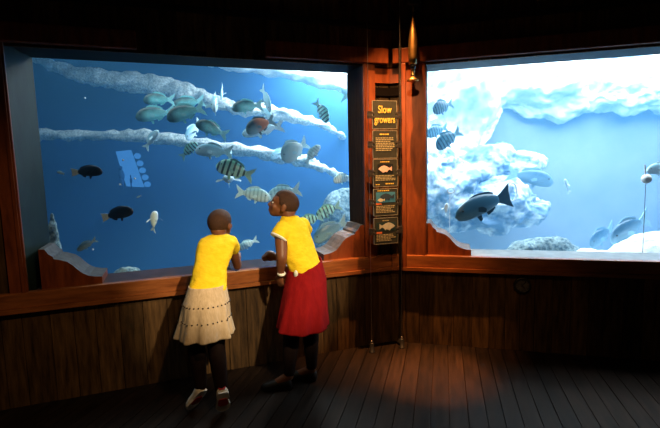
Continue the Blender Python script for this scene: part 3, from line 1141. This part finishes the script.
def sign(z0, z1, label):
    s = empty('hanging_sign', SP(0, z0), label=label, cat='sign', group='signs hung between two cables')
    bm = bmesh.new()
    sbox(bm, -SW / 2, SW / 2, z0, z1, -.004, .004)
    link_mesh('board', bm, M['board'], s)
    bm = bmesh.new()
    for a in ((-SW / 2 - .002, -SW / 2 + .001, z0, z1), (SW / 2 - .001, SW / 2 + .002, z0, z1), (-SW / 2, SW / 2, z1 - .001, z1 + .002), (-SW / 2, SW / 2, z0 - .002, z0 + .001)):
        sbox(bm, *a, -.005, .005)
    link_mesh('board_edge', bm, M['edge'], s)
    zc = z0 + (z1 - z0) * .5
    for sg in (-1, 1):
        bm = bmesh.new()
        e0, e1 = sg * (SW / 2 - .012), sg * (.1357 + .008)
        lo, hi = min(e0, e1), max(e0, e1)
        for o0, o1 in ((-.010, -.0045), (.0045, .012)):
            for dz in (-.016, .016):
                sbox(bm, lo, hi, zc + dz - .007, zc + dz + .007, o0, o1)
            sbox(bm, sg * .1357 - .008, sg * .1357 + .008, zc - .028, zc + .028, o0, o1)
        e2 = sg * .118
        sbox(bm, e2 - .006, e2 + .006, zc - .028, zc + .028, -.010, .012)
        link_mesh('clamp', bm, M['clamp'], s)
    return s


M['clamp'] = mat_plain('dull_clamp_metal', (.16, .13, .11), .4, .4, .8)
Z = [(1.822, 2.038), (1.592, 1.806), (1.367, 1.582), (1.133, 1.346), (.902, 1.112)]
s1 = sign(*Z[0], 'topmost hanging sign reading Slow growers in yellow letters')
text(s1, 'Slow', 0, Z[0][0] + .147, .080, M['yellow_ink'], wide=.74, offset=.0009)
text(s1, 'growers', 0, Z[0][0] + .070, .080, M['yellow_ink'], wide=.66, offset=.0009)
s2 = sign(*Z[1], 'second hanging sign from the top, a panel of small yellow print without picture')
text_lines(s2, M['yellow_ink'], Z[1][0] + .178, Z[1][0] + .196, 1, -.045, .045, 'title', 2)
text_lines(s2, M['grey_ink'], Z[1][0] + .055, Z[1][0] + .165, 8, -.080, .080, 'small_print', 3)
s3 = sign(*Z[2], 'middle hanging sign with a pale pink fish on a black picture')
text_lines(s3, M['yellow_ink'], Z[2][0] + .188, Z[2][0] + .203, 1, -.042, .042, 'title', 4)
bm = bmesh.new()
sbox(bm, -.067, .067, Z[2][0] + .10, Z[2][0] + .178, .0035, .0052)
link_mesh('picture', bm, M['black_ink'], s3)
fish_print(s3, M['pink_ink'], -.002, Z[2][0] + .140, .115, -1)
text_lines(s3, M['grey_ink'], Z[2][0] + .045, Z[2][0] + .092, 4, -.085, .085, 'small_print', 5)
text_lines(s3, M['yellow_ink'], Z[2][0] + .012, Z[2][0] + .030, 1, .0, .085, 'caption', 6)
text_lines(s3, M['yellow_ink'], Z[2][0] + .010, Z[2][0] + .022, 1, -.085, -.045, 'caption', 16)
s4 = sign(*Z[3], 'fourth hanging sign from the top, with a fish on a bright blue picture')
text_lines(s4, M['yellow_ink'], Z[3][0] + .193, Z[3][0] + .207, 1, -.07, .03, 'title', 7)
bm = bmesh.new()
sbox(bm, -.083, .083, Z[3][0] + .105, Z[3][0] + .188, .0035, .0052)
link_mesh('picture', bm, M['blue_ink'], s4)
fish_print(s4, M['navy_ink'], .012, Z[3][0] + .150, .125, -1)
fish_print(s4, M['pale_ink'], -.040, Z[3][0] + .125, .062, -1, 'fish_picture', .0065, .008)
bm = bmesh.new()
sbox(bm, -.083, -.035, Z[3][0] + .088, Z[3][0] + .102, .0035, .0052)
link_mesh('orange_tag', bm, M['orange_ink'], s4)
text_lines(s4, M['grey_ink'], Z[3][0] + .02, Z[3][0] + .082, 5, -.083, .083, 'small_print', 8)
s5 = sign(*Z[4], 'lowest hanging sign with a pale grey fish on a dark teal picture')
text_lines(s5, M['grey_ink'], Z[4][0] + .183, Z[4][0] + .195, 1, -.03, .03, 'title', 9)
bm = bmesh.new()
sbox(bm, -.083, .083, Z[4][0] + .105, Z[4][0] + .175, .0035, .0052)
link_mesh('picture', bm, M['teal_ink'], s5)
fish_print(s5, M['pale_ink'], .010, Z[4][0] + .142, .135, 1)
bm = bmesh.new()
sbox(bm, -.083, -.035, Z[4][0] + .085, Z[4][0] + .099, .0035, .0052)
link_mesh('orange_tag', bm, M['orange_ink'], s5)
text_lines(s5, M['grey_ink'], Z[4][0] + .02, Z[4][0] + .080, 5, -.083, .083, 'small_print', 10)

# black cable that winds down the corner
cb = [(.030, .035, 3.3), (.030, .035, 2.92), (.022, .035, 2.84), (-.020, .035, 2.72), (-.045, .075, 2.62), (-.050, .085, 2.52), (-.052, .085, 2.35), (-.050, .085, 1.6), (-.045, .085, .9), (-.04, .085, .35), (-.04, .085, .04)]
bm = bmesh.new()
fine = []
PP = [WA(*p) for p in cb]
for i in range(len(PP) - 1):
    p0, p1, p2, p3 = PP[max(i - 1, 0)], PP[i], PP[i + 1], PP[min(i + 2, len(PP) - 1)]
    for k in range(8):
        t = k / 8
        fine.append(.5 * (2 * p1 + (p2 - p0) * t + (2 * p0 - 5 * p1 + 4 * p2 - p3) * t * t + (3 * p1 - p0 - 3 * p2 + p3) * t ** 3))
fine.append(PP[-1])
tube(bm, fine, .013, 10)
cab = tag(link_mesh('power_cable', bm, M['cable'], None, True), label='thick black cable bending down the boarded corner behind the signs', cat='cable')
# small floor fitting where the cable ends
bm = bmesh.new()
lathe(bm, WA(-.04, .085, 0), V((0, 0, 1)), [(0, .03), (.025, .03), (.035, .02), (.05, .016)], 14)
ff = link_mesh('cable_gland', bm, M['black'], cab, True)

# brass horn hanging on its black bracket
hb = WB(.197, .155, 2.18)
hn = empty('brass_horn', hb, label='slim brass horn with a flared mouth hanging mouth down left of the right window', cat='horn')
ax = (WB(.200, .120, 2.72) - hb).normalized()
bm = bmesh.new()
lathe(bm, hb + ax * .125, ax, [(0, .012), (.006, .030), (.05, .034), (.12, .036), (.19, .034), (.25, .025), (.31, .016), (.36, .011), (.40, .009), (.405, .004)], 24)
link_mesh('horn_body', bm, M['brass'], hn, True)
bm = bmesh.new()
lathe(bm, hb + ax * .03, ax, [(0, .018), (.02, .016), (.07, .015), (.075, .020), (.088, .020), (.094, .010)], 20)
link_mesh('horn_neck', bm, M['brass'], hn, True)
bm = bmesh.new()
lathe(bm, hb, ax, [(0, .046), (.006, .047), (.014, .036), (.024, .024), (.034, .017)], 24)
link_mesh('horn_mouth', bm, M['dark_brass'] if 'dark_brass' in M else M['brass'], hn, True)
bm = bmesh.new()
tube(bm, [hb + ax * .094, hb + ax * .13], .022, 14)
link_mesh('horn_collar', bm, M['black'], hn, True)
bm = bmesh.new()
tube(bm, [hb + ax * .525, hb + ax * .63], .006, 8)
link_mesh('hook', bm, M['brass'], hn, True)
bm = bmesh.new()
wbox(bm, WB, .165, .255, -.01, .17, 2.745, 2.84)
bevel(bm, .006)
hz = empty('wall_bracket', WB(.21, 0, 2.745), label='black wall bracket that carries the brass horn', cat='bracket')
link_mesh('bracket_arm', bm, M['black'], hz)
bm = bmesh.new()
wbox(bm, WB, .175, .245, -.01, .012, 2.60, 2.95)
link_mesh('back_plate', bm, M['black'], hz)

# round dial on the lower right wall
dc = WB(1.047, .0, .55)
dl = empty('wall_dial', dc, label='small round dial with a pale face on the planks below the right window', cat='dial')
nb = V((NRM_B[0], NRM_B[1], 0))
bm = bmesh.new()
lathe(bm, dc, nb, [(0, .066), (.016, .066), (.022, .058), (.022, .050), (.012, .049)], 32)
link_mesh('rim', bm, M['black'], dl, True)
bm = bmesh.new()
lathe(bm, dc + nb * .010, nb, [(0, .050), (.004, .050)], 32)
link_mesh('face', bm, M['dialface'] if 'dialface' in M else M['grey_wood'], dl)
bm = bmesh.new()
db = V((DIR_B[0], DIR_B[1], 0))
for ang, L in ((50, .042), (-55, .028)):
    dd = db * cos(radians(ang)) + V((0, 0, sin(radians(ang))))
    tube(bm, [dc + nb * .016 - dd * .012, dc + nb * .016 + dd * L], .004, 6)
link_mesh('needle', bm, M['black'], dl)
bm = bmesh.new()
for k in range(12):
    a = 2 * pi * k / 12
    dd = db * cos(a) + V((0, 0, sin(a)))
    tube(bm, [dc + nb * .015 + dd * .038, dc + nb * .015 + dd * .047], .002, 6)
link_mesh('tick_marks', bm, M['black'], dl)

# ------------------------------------------------------------------ the two girls at the left window
def head_frame(yaw, pitch, rolldeg=0):
    """yaw 0 looks at the window, positive turns to the left along the wall; pitch looks up."""
    f = WA(sin(radians(yaw)), -cos(radians(yaw)), 0) - WA(0, 0, 0)
    l = WA(cos(radians(yaw)), sin(radians(yaw)), 0) - WA(0, 0, 0)
    u = V((0, 0, 1))
    R1 = Matrix.Rotation(radians(pitch), 3, l.cross(V((0, 0, 0))) if False else l)
    f2 = R1 @ f
    if f2.z * pitch < 0:
        R1 = Matrix.Rotation(-radians(pitch), 3, l)
        f2 = R1 @ f
    u2 = R1 @ u
    R2 = Matrix.Rotation(radians(rolldeg), 3, f2)
    return f2, R2 @ l, R2 @ u2


def add_hand(bm, wrist, direction, palm_nrm, thumb_side, s=1.0, curl=.6, thick=.014):
    """A palm, four fingers of unequal length bent at two knuckles, and a thumb from the side of the palm."""
    d = V(direction).normalized()
    nrm = V(palm_nrm).normalized()
    nrm = (nrm - d * nrm.dot(d)).normalized()
    side = d.cross(nrm).normalized()
    if side.dot(V(thumb_side)) < 0:
        side = -side
    w = V(wrist)
    pc = w + d * .035 * s
    rot = Matrix((d, side, nrm)).transposed()
    ball(bm, pc, (.040 * s, .030 * s, thick * s), 3, rot)
    limb(bm, w - d * .01, .017 * s, w + d * .02 * s, .018 * s)
    for k, (off, L) in enumerate(((.022, .058), (.0075, .066), (-.0075, .060), (-.021, .046))):
        b = w + d * .062 * s + side * off * s
        a1 = b + (d * cos(curl * .5) + nrm * sin(curl * .5)) * L * .45 * s + side * off * .15
        a2 = a1 + (d * cos(curl * 1.3) + nrm * sin(curl * 1.3)) * L * .32 * s
        a3 = a2 + (d * cos(curl * 1.9) + nrm * sin(curl * 1.9)) * L * .25 * s
        chain(bm, [(b - d * .02 * s, .0085 * s), (b, .0085 * s), (a1, .0078 * s), (a2, .0070 * s), (a3, .0060 * s)])
    t0 = w + d * .018 * s + side * .022 * s
    t1 = t0 + (d * .6 + side * .75 + nrm * .25).normalized() * .030 * s
    t2 = t1 + (d * .85 + side * .25 + nrm * .45).normalized() * .026 * s
    chain(bm, [(t0, .011 * s), (t1, .009 * s), (t2, .007 * s)])


def add_head(bm, c, F, s=1.0):
    f, l, u = F
    rot = Matrix((f, l, u)).transposed()

    def at(a, b, h):
        return V(c) + f * a * s + l * b * s + u * h * s
    ball(bm, at(-.012, 0, .022), (.094 * s, .074 * s, .080 * s), 4, rot)          # skull
    ball(bm, at(.028, 0, -.030), (.062 * s, .056 * s, .062 * s), 3, rot)          # face
    ball(bm, at(.048, 0, -.068), (.036 * s, .040 * s, .030 * s), 3, rot)          # jaw and chin
    ball(bm, at(.070, 0, .022), (.016 * s, .050 * s, .020 * s), 3, rot)           # brow
    ball(bm, at(-.055, 0, -.03), (.045 * s, .050 * s, .055 * s), 3, rot)          # nape
    limb(bm, at(.080, 0, .005), .009 * s, at(.098, 0, -.024), .013 * s)           # nose
    for sg in (-1, 1):
        ball(bm, at(.090, sg * .012, -.028), .009 * s, 2)
        ball(bm, at(.055, sg * .040, -.025), (.022 * s, .018 * s, .022 * s), 2, rot)   # cheek
        ball(bm, at(-.012, sg * .076, -.012), (.018 * s, .009 * s, .030 * s), 3, rot)  # ear
        ball(bm, at(-.004, sg * .074, -.034), (.010 * s, .008 * s, .010 * s), 2, rot)
    for h, dz in ((-.050, .007), (-.062, .008)):
        ball(bm, at(.083, 0, h), (.012 * s, .022 * s, dz * s), 2, rot)           # lips


def add_hair(parent, c, F, s=1.0):
    f, l, u = F
    rot = Matrix((f, l, u)).transposed()
    bm = bmesh.new()
    ball(bm, (0, 0, 0), 1, 5)
    kill = []
    for v in bm.verts:
        a, h = v.co.x, v.co.z
        low = -.62 + .95 * max(0.0, a) ** .8 + (.25 if a > .45 else 0)
        if h < low or (a > .55 and h < .35):
            kill.append(v)
    bmesh.ops.delete(bm, geom=kill, context='VERTS')
    for v in bm.verts:
        p = V((v.co.x * .0985 * s, v.co.y * .0790 * s, v.co.z * .0850 * s))
        p *= 1 + .012 * noise.noise(v.co * 25)
        v.co = V(c) + f * (-.012 * s) + u * (.022 * s) + rot @ p
    geom = bmesh.ops.solidify(bm, geom=bm.faces[:], thickness=-.006)
    link_mesh('hair', bm, M['hair'], parent, True)


def add_eyes(parent, c, F, s=1.0):
    f, l, u = F
    rot = Matrix((f, l, u)).transposed()
    for sg in (-1, 1):
        bm = bmesh.new()
        p = V(c) + f * .075 * s + l * sg * .030 * s + u * .000
        ball(bm, p, (.006 * s, .011 * s, .0065 * s), 2, rot)
        e = link_mesh('eye', bm, M['eye'], parent, True)
        bm = bmesh.new()
        ball(bm, p + f * .0035 * s, (.0035 * s, .0050 * s, .0050 * s), 2, rot)
        link_mesh('iris', bm, M['iris'], e, True)


def ring_pts(c, l, f, wl, wf, n=40, mod=None, p=2.3):
    out = []
    for k in range(n):
        a = 2 * pi * k / n
        ca, sa = cos(a), sin(a)
        x = math.copysign(abs(ca) ** (2 / p), ca)
        y = math.copysign(abs(sa) ** (2 / p), sa)
        m_ = 1 + (mod(a) if mod else 0)
        out.append(V(c) + l * wl * x * m_ + f * wf * y * m_)
    return out


def vec(u, n, z=0):
    return WA(u, n, z) - WA(0, 0, 0)


def skirt(parent, rings, mat, name='skirt', ruff=9, amp=.07, seed=1, tiers=(), tilt=0.0):
    """rings: (centre u, n, z, half width, half depth). Pleats grow to the hem."""
    rnd = random.Random(seed)
    ph = [rnd.uniform(0, 6.28) for _ in range(3)]
    fine = []
    m = 14
    for i in range(len(rings) - 1):
        for k in range(m):
            t = k / m
            fine.append([a * (1 - t) + b * t for a, b in zip(rings[i], rings[i + 1])])
    fine.append(list(rings[-1]))
    bm = bmesh.new()
    R_ = []
    tot = len(fine) - 1
    for j, (u, n, z, wl, wf, yaw) in enumerate(fine):
        t = j / tot
        seg = 0.0
        for ti in tiers:
            if t >= ti:
                seg = (t - ti)
        A_ = amp * t ** 1.6 + (.10 * seg if tiers else 0)
        puff = 1.0
        for ti in tiers:
            if t >= ti:
                puff += .02
        l = vec(cos(radians(yaw)), sin(radians(yaw)))
        f = vec(sin(radians(yaw)), -cos(radians(yaw)))
        R_.append(ring_pts(WA(u, n, z), l, f, wl * puff, wf * puff, 96,
                           lambda a: A_ * (.6 * sin(ruff * a + ph[0]) + .4 * sin((ruff * 1.7 // 1) * a + ph[1])), 2.1))
    if tilt:
        for j, (u, n, z, wl, wf, yaw) in enumerate(fine):
            l = vec(cos(radians(yaw)), sin(radians(yaw)))
            c_ = WA(u, n, z)
            R_[j] = [q - V((0, 0, 1)) * tilt * (1 - j / tot) * (q - c_).dot(l) for q in R_[j]]
    loft(bm, R_, close=False)
    bmesh.ops.recalc_face_normals(bm, faces=bm.faces[:])
    bmesh.ops.solidify(bm, geom=bm.faces[:], thickness=.006)
    o = link_mesh(name, bm, mat, parent, True)
    return o, R_


def torso_shirt(parent, rings, sleeves, mat, name='shirt', flare=None):
    """One sewn shirt: a lofted trunk, fused with two sleeves."""
    bm = bmesh.new()
    R_ = []
    fine = []
    for i in range(len(rings) - 1):
        for k in range(6):
            t = k / 6
            fine.append([a * (1 - t) + b * t for a, b in zip(rings[i], rings[i + 1])])
    fine.append(list(rings[-1]))
    for j, (u, n, z, wl, wf, yaw) in enumerate(fine):
        l = vec(cos(radians(yaw)), sin(radians(yaw)))
        f = vec(sin(radians(yaw)), -cos(radians(yaw)))
        R_.append(ring_pts(WA(u, n, z), l, f, wl, wf, 40, lambda a: .012 * sin(5 * a + j * .7) + .010 * sin(3 * a - j * .9), 2.4))
    loft(bm, R_)
    for pts in sleeves:
        P_ = [WA(*p[:3]) for p in pts]
        tube(bm, P_, [p[3] for p in pts], 24)
        ball(bm, P_[0], pts[0][3], 3)
    rough(bm, .006, 14, 3, 3)
    o = fused(name, bm, mat, parent, .007, 3)
    return o


def shoe(parent, toe, heel, width, mat_up, mat_patch=None, up=None, ht=.055):
    """A slip-on: sole, upper and, where the photo shows it, a patch on the sole."""
    toe, heel = V(toe), V(heel)
    d = (toe - heel)
    L = d.length
    d.normalize()
    up = V(up or (0, 0, 1))
    up = (up - d * up.dot(d)).normalized()
    s = d.cross(up).normalized()
    out = [(0, .60), (.08, .80), (.25, .84), (.42, .74), (.60, .92), (.78, 1.0), (.92, .74), (1.0, .32)]
    bm = bmesh.new()
    rings = []
    for k, (t, w) in enumerate(out):
        c = heel + d * L * t
        rings.append([c + s * width / 2 * w * x + up * y for x, y in ((-1, 0), (1, 0), (1.02, .014), (-1.02, .014))])
    loft(bm, rings)
    so = link_mesh('sole', bm, mat_up, parent, False)
    bm = bmesh.new()
    rings = []
    hh = [.9, 1.0, .95, .85, .78, .62, .46, .26]
    for (t, w), h in zip(out, hh):
        c = heel + d * L * t
        pts = []
        for k in range(13):
            a = pi * k / 12
            pts.append(c + s * width / 2 * w * cos(a) * .98 + up * (.012 + ht * h * sin(a) ** .7))
        rings.append(pts)
    loft(bm, rings)
    sh = link_mesh('shoe', bm, mat_up, parent, True)
    so.parent = sh
    if mat_patch:
        bm = bmesh.new()
        rings = []
        for t, w in ((.30, .45), (.38, .62), (.52, .70), (.62, .72), (.68, .40)):
            c = heel + d * L * t
            rings.append([c + s * width / 2 * w * x - up * y for x, y in ((-1, .003), (1, .003), (1, -.004), (-1, -.004))])
        loft(bm, rings)
        link_mesh('sole_patch', bm, mat_patch, sh)
        bm = bmesh.new()
        rings = []
        for t, w, h in ((-.012, .35, .2), (-.016, .5, .45), (-.012, .45, .75), (-.004, .3, .95)):
            c = heel + d * L * t
            rings.append([c + s * width / 2 * w * x + up * (.012 + ht * h) + d * y for x, y in ((-1, -.003), (1, -.003), (1, .02), (-1, .02))])
        loft(bm, rings)
        link_mesh('heel_patch', bm, mat_patch, sh)
    return sh


def dark_legs(parent, legs, r0, r1):  # very dark tubes over both legs, hip to ankle
    bm = bmesh.new()
    for hip, knee, ank in legs:
        h_, k_, a_ = (WA(*q) for q in (hip, knee, ank))
        e_ = k_.lerp(a_, .92)
        chain(bm, [(h_, r0 + .012), (h_.lerp(k_, .5), r0 - .004), (k_, r1), (k_.lerp(a_, .35), r1 - .003), (e_, .040)])
    fused('dark_legs', bm, M['leg_dark'], parent, .007, 2)


# ---- the smaller girl, elbows on the sill, on tiptoe
g1 = empty('person', WA(1.60, .53, 0), label='smaller girl in yellow shirt and beige tiered skirt leaning on the sill on tiptoe', cat='person', group='girls at the left window')
H1 = WA(1.420, .100, 1.146)
F1 = head_frame(-38, 4)
bm = bmesh.new()
add_head(bm, H1, F1, .99)
chain(bm, [(WA(1.452, .19, 1.045), .046), (WA(1.432, .14, 1.10), .043)])
ball(bm, WA(1.46, .195, 1.02), (.08, .04, .04), 3)
# trunk
chain(bm, [(WA(1.555, .425, .74), .085), (WA(1.538, .375, .85), .068), (WA(1.492, .275, .96), .068), (WA(1.466, .210, 1.02), .050)])
for sg in (-1, 1):
    ball(bm, WA(1.462 + sg * .080, .21, 1.0), .042, 3)
    ball(bm, WA(1.56 + sg * .045, .445, .70), .080, 3)
# right arm: elbow on the sill, forearm up to the glass
Sh, El, Wr = WA(1.365, .205, 1.005), WA(1.312, .055, .818), WA(1.285, -.075, .835)
chain(bm, [(Sh, .034), (Sh.lerp(El, .5), .034), (El, .030), (El.lerp(Wr, .35), .030), (Wr, .020)])
add_hand(bm, Wr, vec(-.05, -.55, .55), vec(0, .6, -.2) * -1, vec(1, 0), .86, .7)
Sh, El, Wr = WA(1.558, .21, 1.01), WA(1.535, .04, .815), WA(1.44, -.08, .805)
chain(bm, [(Sh, .034), (Sh.lerp(El, .5), .034), (El, .030), (El.lerp(Wr, .35), .030), (Wr, .020)])
add_hand(bm, Wr, vec(-.8, -.4, .0), vec(0, 0, -1), vec(0, -1), .86, .4)
# legs on tiptoe
for hip, knee, ank, ball_ in (((1.615, .45, .70), (1.650, .46, .42), (1.640, .545, .165), (1.690, .510, .065)),
                              ((1.500, .45, .70), (1.530, .51, .42), (1.522, .650, .165), (1.516, .600, .060))):
    h_, k_, a_, b_ = (WA(*p) for p in (hip, knee, ank, ball_))
    chain(bm, [(h_, .076), (h_.lerp(k_, .5), .060), (k_, .048), (k_.lerp(a_, .3), .048), (a_, .028), (b_, .018)])
body = fused('body', bm, M['skin'], g1, .006, 3)
add_hair(g1, H1, F1, .99)
add_eyes(g1, H1, F1, .99)
torso_shirt(g1, [(1.556, .435, .765, .124, .104, 0), (1.548, .405, .81, .116, .098, 0), (1.528, .352, .88, .110, .096, 0), (1.492, .275, .965, .124, .096, 0),
                 (1.462, .232, 1.035, .132, .080, 0), (1.454, .205, 1.066, .116, .068, 0), (1.448, .185, 1.084, .060, .056, 0)],
            [[(1.375, .22, 1.022, .054), (1.358, .185, .998, .054), (1.350, .145, .965, .054)], [(1.535, .225, 1.020, .052), (1.548, .185, .985, .053), (1.538, .135, .935, .053)]], M['yellow'])
sk, R1_ = skirt(g1, [(1.556, .425, .80, .118, .103, 0), (1.570, .455, .70, .142, .126, 0), (1.582, .473, .600, .150, .138, 0), (1.590, .488, .490, .170, .150, 0)], M['beige'], 'skirt', 8, .10, 4, (.38, .68))
for idx in (.375, .675):
    r_ = R1_[int(idx * (len(R1_) - 1))]
    c_ = sum(r_, V((0, 0, 0))) / len(r_)
    for k in range(0, 96, 3):
        p = r_[k] + (r_[k] - c_).normalized() * .004
        bm = bmesh.new()
        ball(bm, p, .0058, 1)
        link_mesh('stud', bm, M['stud'], sk)
dark_legs(g1, [((1.600, .45, .66), (1.650, .46, .42), (1.640, .545, .165)), ((1.515, .45, .66), (1.530, .51, .42), (1.522, .650, .165))], .070, .056)
shoe(g1, WA(1.515, .590, .010), WA(1.522, .695, .185), .088, M['shoe_white'], M['shoe_red'], vec(0, -.8, .55), .05)
shoe(g1, WA(1.715, .490, .010), WA(1.625, .575, .160), .086, M['shoe_white'], M['shoe_red'], vec(.25, -.6, .6), .05)

# ---- the taller girl, turned to the left, one fist on the sill
g2 = empty('person', WA(.98, .42, 0), label='taller girl in yellow shirt and red skirt looking up to the left', cat='person', group='girls at the left window')
H2 = WA(.980, .20, 1.268)
F2 = head_frame(72, 18)
bm = bmesh.new()
add_head(bm, H2, F2, 1.02)
chain(bm, [(WA(.938, .255, 1.145), .048), (WA(.958, .225, 1.20), .045)])
chain(bm, [(WA(.905, .445, .72), .088), (WA(.905, .405, .83), .070), (WA(.915, .33, .97), .072), (WA(.925, .275, 1.08), .058)])
YW = 36
lv, fv = vec(cos(radians(YW)), sin(radians(YW))), vec(sin(radians(YW)), -cos(radians(YW)))
for sg in (-1, 1):
    ball(bm, WA(.925, .27, 1.09) + lv * sg * .095, .044, 3)
    ball(bm, WA(.905, .45, .68) + lv * sg * .050, .085, 3)
# left arm hangs in front of the hip
Sh = WA(.938, .285, 1.09) + lv * .130
El, Wr = WA(1.062, .440, .930), WA(1.066, .385, .800)
chain(bm, [(Sh, .040), (Sh.lerp(El, .35), .045), (El, .037), (El.lerp(Wr, .35), .035), (Wr, .023)])
add_hand(bm, Wr, vec(-.05, -.15, -1), vec(-.6, -.6, 0), vec(.5, -.8), .92, .55)
# right arm lies on the sill and ends in a fist
Sh = WA(.925, .265, 1.09) - lv * .135
El, Wr = WA(.905, .070, .835), WA(1.005, -.010, .845)
chain(bm, [(Sh, .038), (Sh.lerp(El, .5), .039), (El, .037), (El.lerp(Wr, .35), .037), (Wr, .030)])
add_hand(bm, Wr, vec(1, -.10, .30), vec(.1, 0, -1), vec(0, -1), 1.22, 1.75, .034)
for hip, knee, ank, toe_ in (((.955, .475, .70), (1.01, .43, .42), (1.045, .445, .085), (1.15, .42, .035)),
                             ((.845, .445, .70), (.865, .41, .42), (.865, .405, .085), (.96, .345, .035))):
    h_, k_, a_, b_ = (WA(*p) for p in (hip, knee, ank, toe_))
    chain(bm, [(h_, .085), (h_.lerp(k_, .5), .070), (k_, .053), (k_.lerp(a_, .3), .053), (a_, .034), (b_, .026)])
fused('body', bm, M['skin'], g2, .006, 3)
add_hair(g2, H2, F2, 1.02)
add_eyes(g2, H2, F2, 1.02)
c0 = WA(.925, .27, 1.0)
sl = [tuple(0 for _ in range(0))]


def uv_off(u, n, z, k):
    return (u + cos(radians(YW)) * k, n + sin(radians(YW)) * k, z)


torso_shirt(g2, [(.894, .425, .785, .108, .096, YW), (.897, .405, .862, .122, .103, YW), (.914, .360, .92, .132, .104, YW), (.926, .322, .99, .136, .104, YW),
                 (.935, .290, 1.080, .138, .092, YW), (.942, .272, 1.135, .114, .076, YW), (.946, .258, 1.172, .074, .064, YW), (.950, .250, 1.192, .056, .056, YW)],
            [[uv_off(.938, .275, 1.110, .100) + (.060,), uv_off(.94, .30, 1.085, .135) + (.062,), (1.066, .385, 1.062, .060)],
             [uv_off(.925, .265, 1.105, -.100) + (.060,), uv_off(.922, .235, 1.065, -.140) + (.060,), (.825, .130, 1.00, .058)]], M['yellow'])
bm = bmesh.new()
e = WA(1.066, .385, 1.062)
d = (e - WA(*uv_off(.94, .30, 1.085, .135))).normalized()
tube(bm, [e - d * .006, e + d * .006], .0625, 24)
link_mesh('sleeve_trim', bm, M['white_trim'], g2, True)
skirt(g2, [(.892, .408, .868, .124, .108, YW * .8), (.903, .445, .74, .152, .138, YW * .6), (.928, .475, .585, .166, .152, YW * .4), (.946, .492, .445, .178, .165, 10)], M['red'], 'skirt', 7, .075, 9, (), .28)
bm = bmesh.new()
dd = (Wr_l := WA(1.060, .407, .826)) - WA(1.062, .395, .800)
tube(bm, [WA(1.061, .400, .806), WA(1.060, .406, .820)], .0285, 20)
link_mesh('bracelet', bm, M['white_trim'], g2, True)
shoe(g2, WA(1.235, .395, .008), WA(1.030, .455, .008), .085, M['shoe_black'], None, None, .06)
shoe(g2, WA(1.035, .300, .008), WA(.835, .420, .008), .085, M['shoe_black'], None, None, .06)
dark_legs(g2, [((.945, .465, .64), (1.01, .43, .42), (1.045, .445, .085)), ((.858, .445, .64), (.865, .41, .42), (.865, .405, .085))], .076, .060)
bm = bmesh.new()
ball(bm, WA(.982, .498, .815), (.016, .014, .042), 3, Matrix.Rotation(.5, 3, 'X'))
link_mesh('shirt_tail', bm, M['white_trim'], g2, True)


# ------------------------------------------------------------------ light
def area(name, loc, target, size, power, col, spread=180):
    l = bpy.data.lights.new(name, 'AREA')
    l.shape = 'RECTANGLE'
    l.size, l.size_y = size
    l.energy = power
    l.color = col
    l.spread = radians(spread)
    o = bpy.data.objects.new(name, l)
    COL.objects.link(o)
    o.location = loc
    o.rotation_euler = (V(target) - V(loc)).to_track_quat('-Z', 'Y').to_euler()
    return o


def spot(name, loc, target, power, col, angle, blend, radius=.05):
    l = bpy.data.lights.new(name, 'SPOT')
    l.energy = power
    l.color = col
    l.spot_size = radians(angle)
    l.spot_blend = blend
    l.shadow_soft_size = radius
    o = bpy.data.objects.new(name, l)
    COL.objects.link(o)
    o.location = loc
    o.rotation_euler = (V(target) - V(loc)).to_track_quat('-Z', 'Y').to_euler()
    return o


# daylight lamps over the tank: strong over the right half, weak over the left
area('tank_lamp_right', (3.4, 4.8, 3.12), (3.4, 4.8, 0), (4.0, 2.6), 400, (1.0, 1.0, 1.0))
area('tank_lamp_middle', (.5, 5.6, 3.12), (.5, 5.6, 0), (1.6, 1.2), 300, (1.0, 1.0, .95))
area('tank_lamp_left', (-1.8, 4.0, 3.12), (-1.8, 4.0, 0), (2.2, 1.2), 31, (.80, .97, 1.0))
# warm spots in the room: on the girls, on the lower left wall, on the corner signs, and a steep one by the right window post
spot('room_spot', WA(.75, 3.0, 2.45), WA(1.16, .2, .97), 470, (1.0, .78, .47), 31, .6, .04)
spot('wall_spot', WA(1.1, 2.6, 2.9), WA(2.45, 0, .36), 85, (1.0, .62, .28), 52, .9, .05)
spot('sign_spot', V((.32, 1.9, 3.1)), V((.40, 3.6, 1.72)), 300, (1.0, .60, .27), 34, .9, .03)
spot('corner_spot', V((.45, 1.1, 2.9)), WB(.30, 0, .36), 50, (1.0, .55, .22), 44, 1.0, .05)
spot('post_spot', WB(.12, .40, 3.26), WB(.08, .14, 1.0), 850, (1.0, .42, .13), 38, 1.0, .012)
spot('floor_spot', V((.80, 2.85, 3.25)), V((.74, 3.10, 0)), 1700, (1.0, .34, .09), 19, 1.0, .02)

w = bpy.data.worlds.new('World')
S.world = w
w.use_nodes = True
w.node_tree.nodes['Background'].inputs[0].default_value = (.8, .6, .45, 1)
w.node_tree.nodes['Background'].inputs[1].default_value = .018

# ------------------------------------------------------------------ camera
cam = bpy.data.cameras.new('camera')
cam.sensor_fit = 'HORIZONTAL'
cam.sensor_width = 36
cam.lens = 440.0 / 660 * 36
cam.clip_start = .05
co = bpy.data.objects.new('camera', cam)
COL.objects.link(co)
co.matrix_world = Matrix.Translation((0, 0, 1.55)) @ Matrix(CAM_ROT).to_4x4()
S.camera = co

S.view_settings.view_transform = 'Standard'
S.view_settings.look = 'None'
S.view_settings.gamma = 1
S.view_settings.exposure = 0
S.cycles.use_denoising = True
S.cycles.volume_bounces = 1
S.cycles.max_bounces = 8
S.cycles.transparent_max_bounces = 12
S.cycles.sample_clamp_indirect = 4
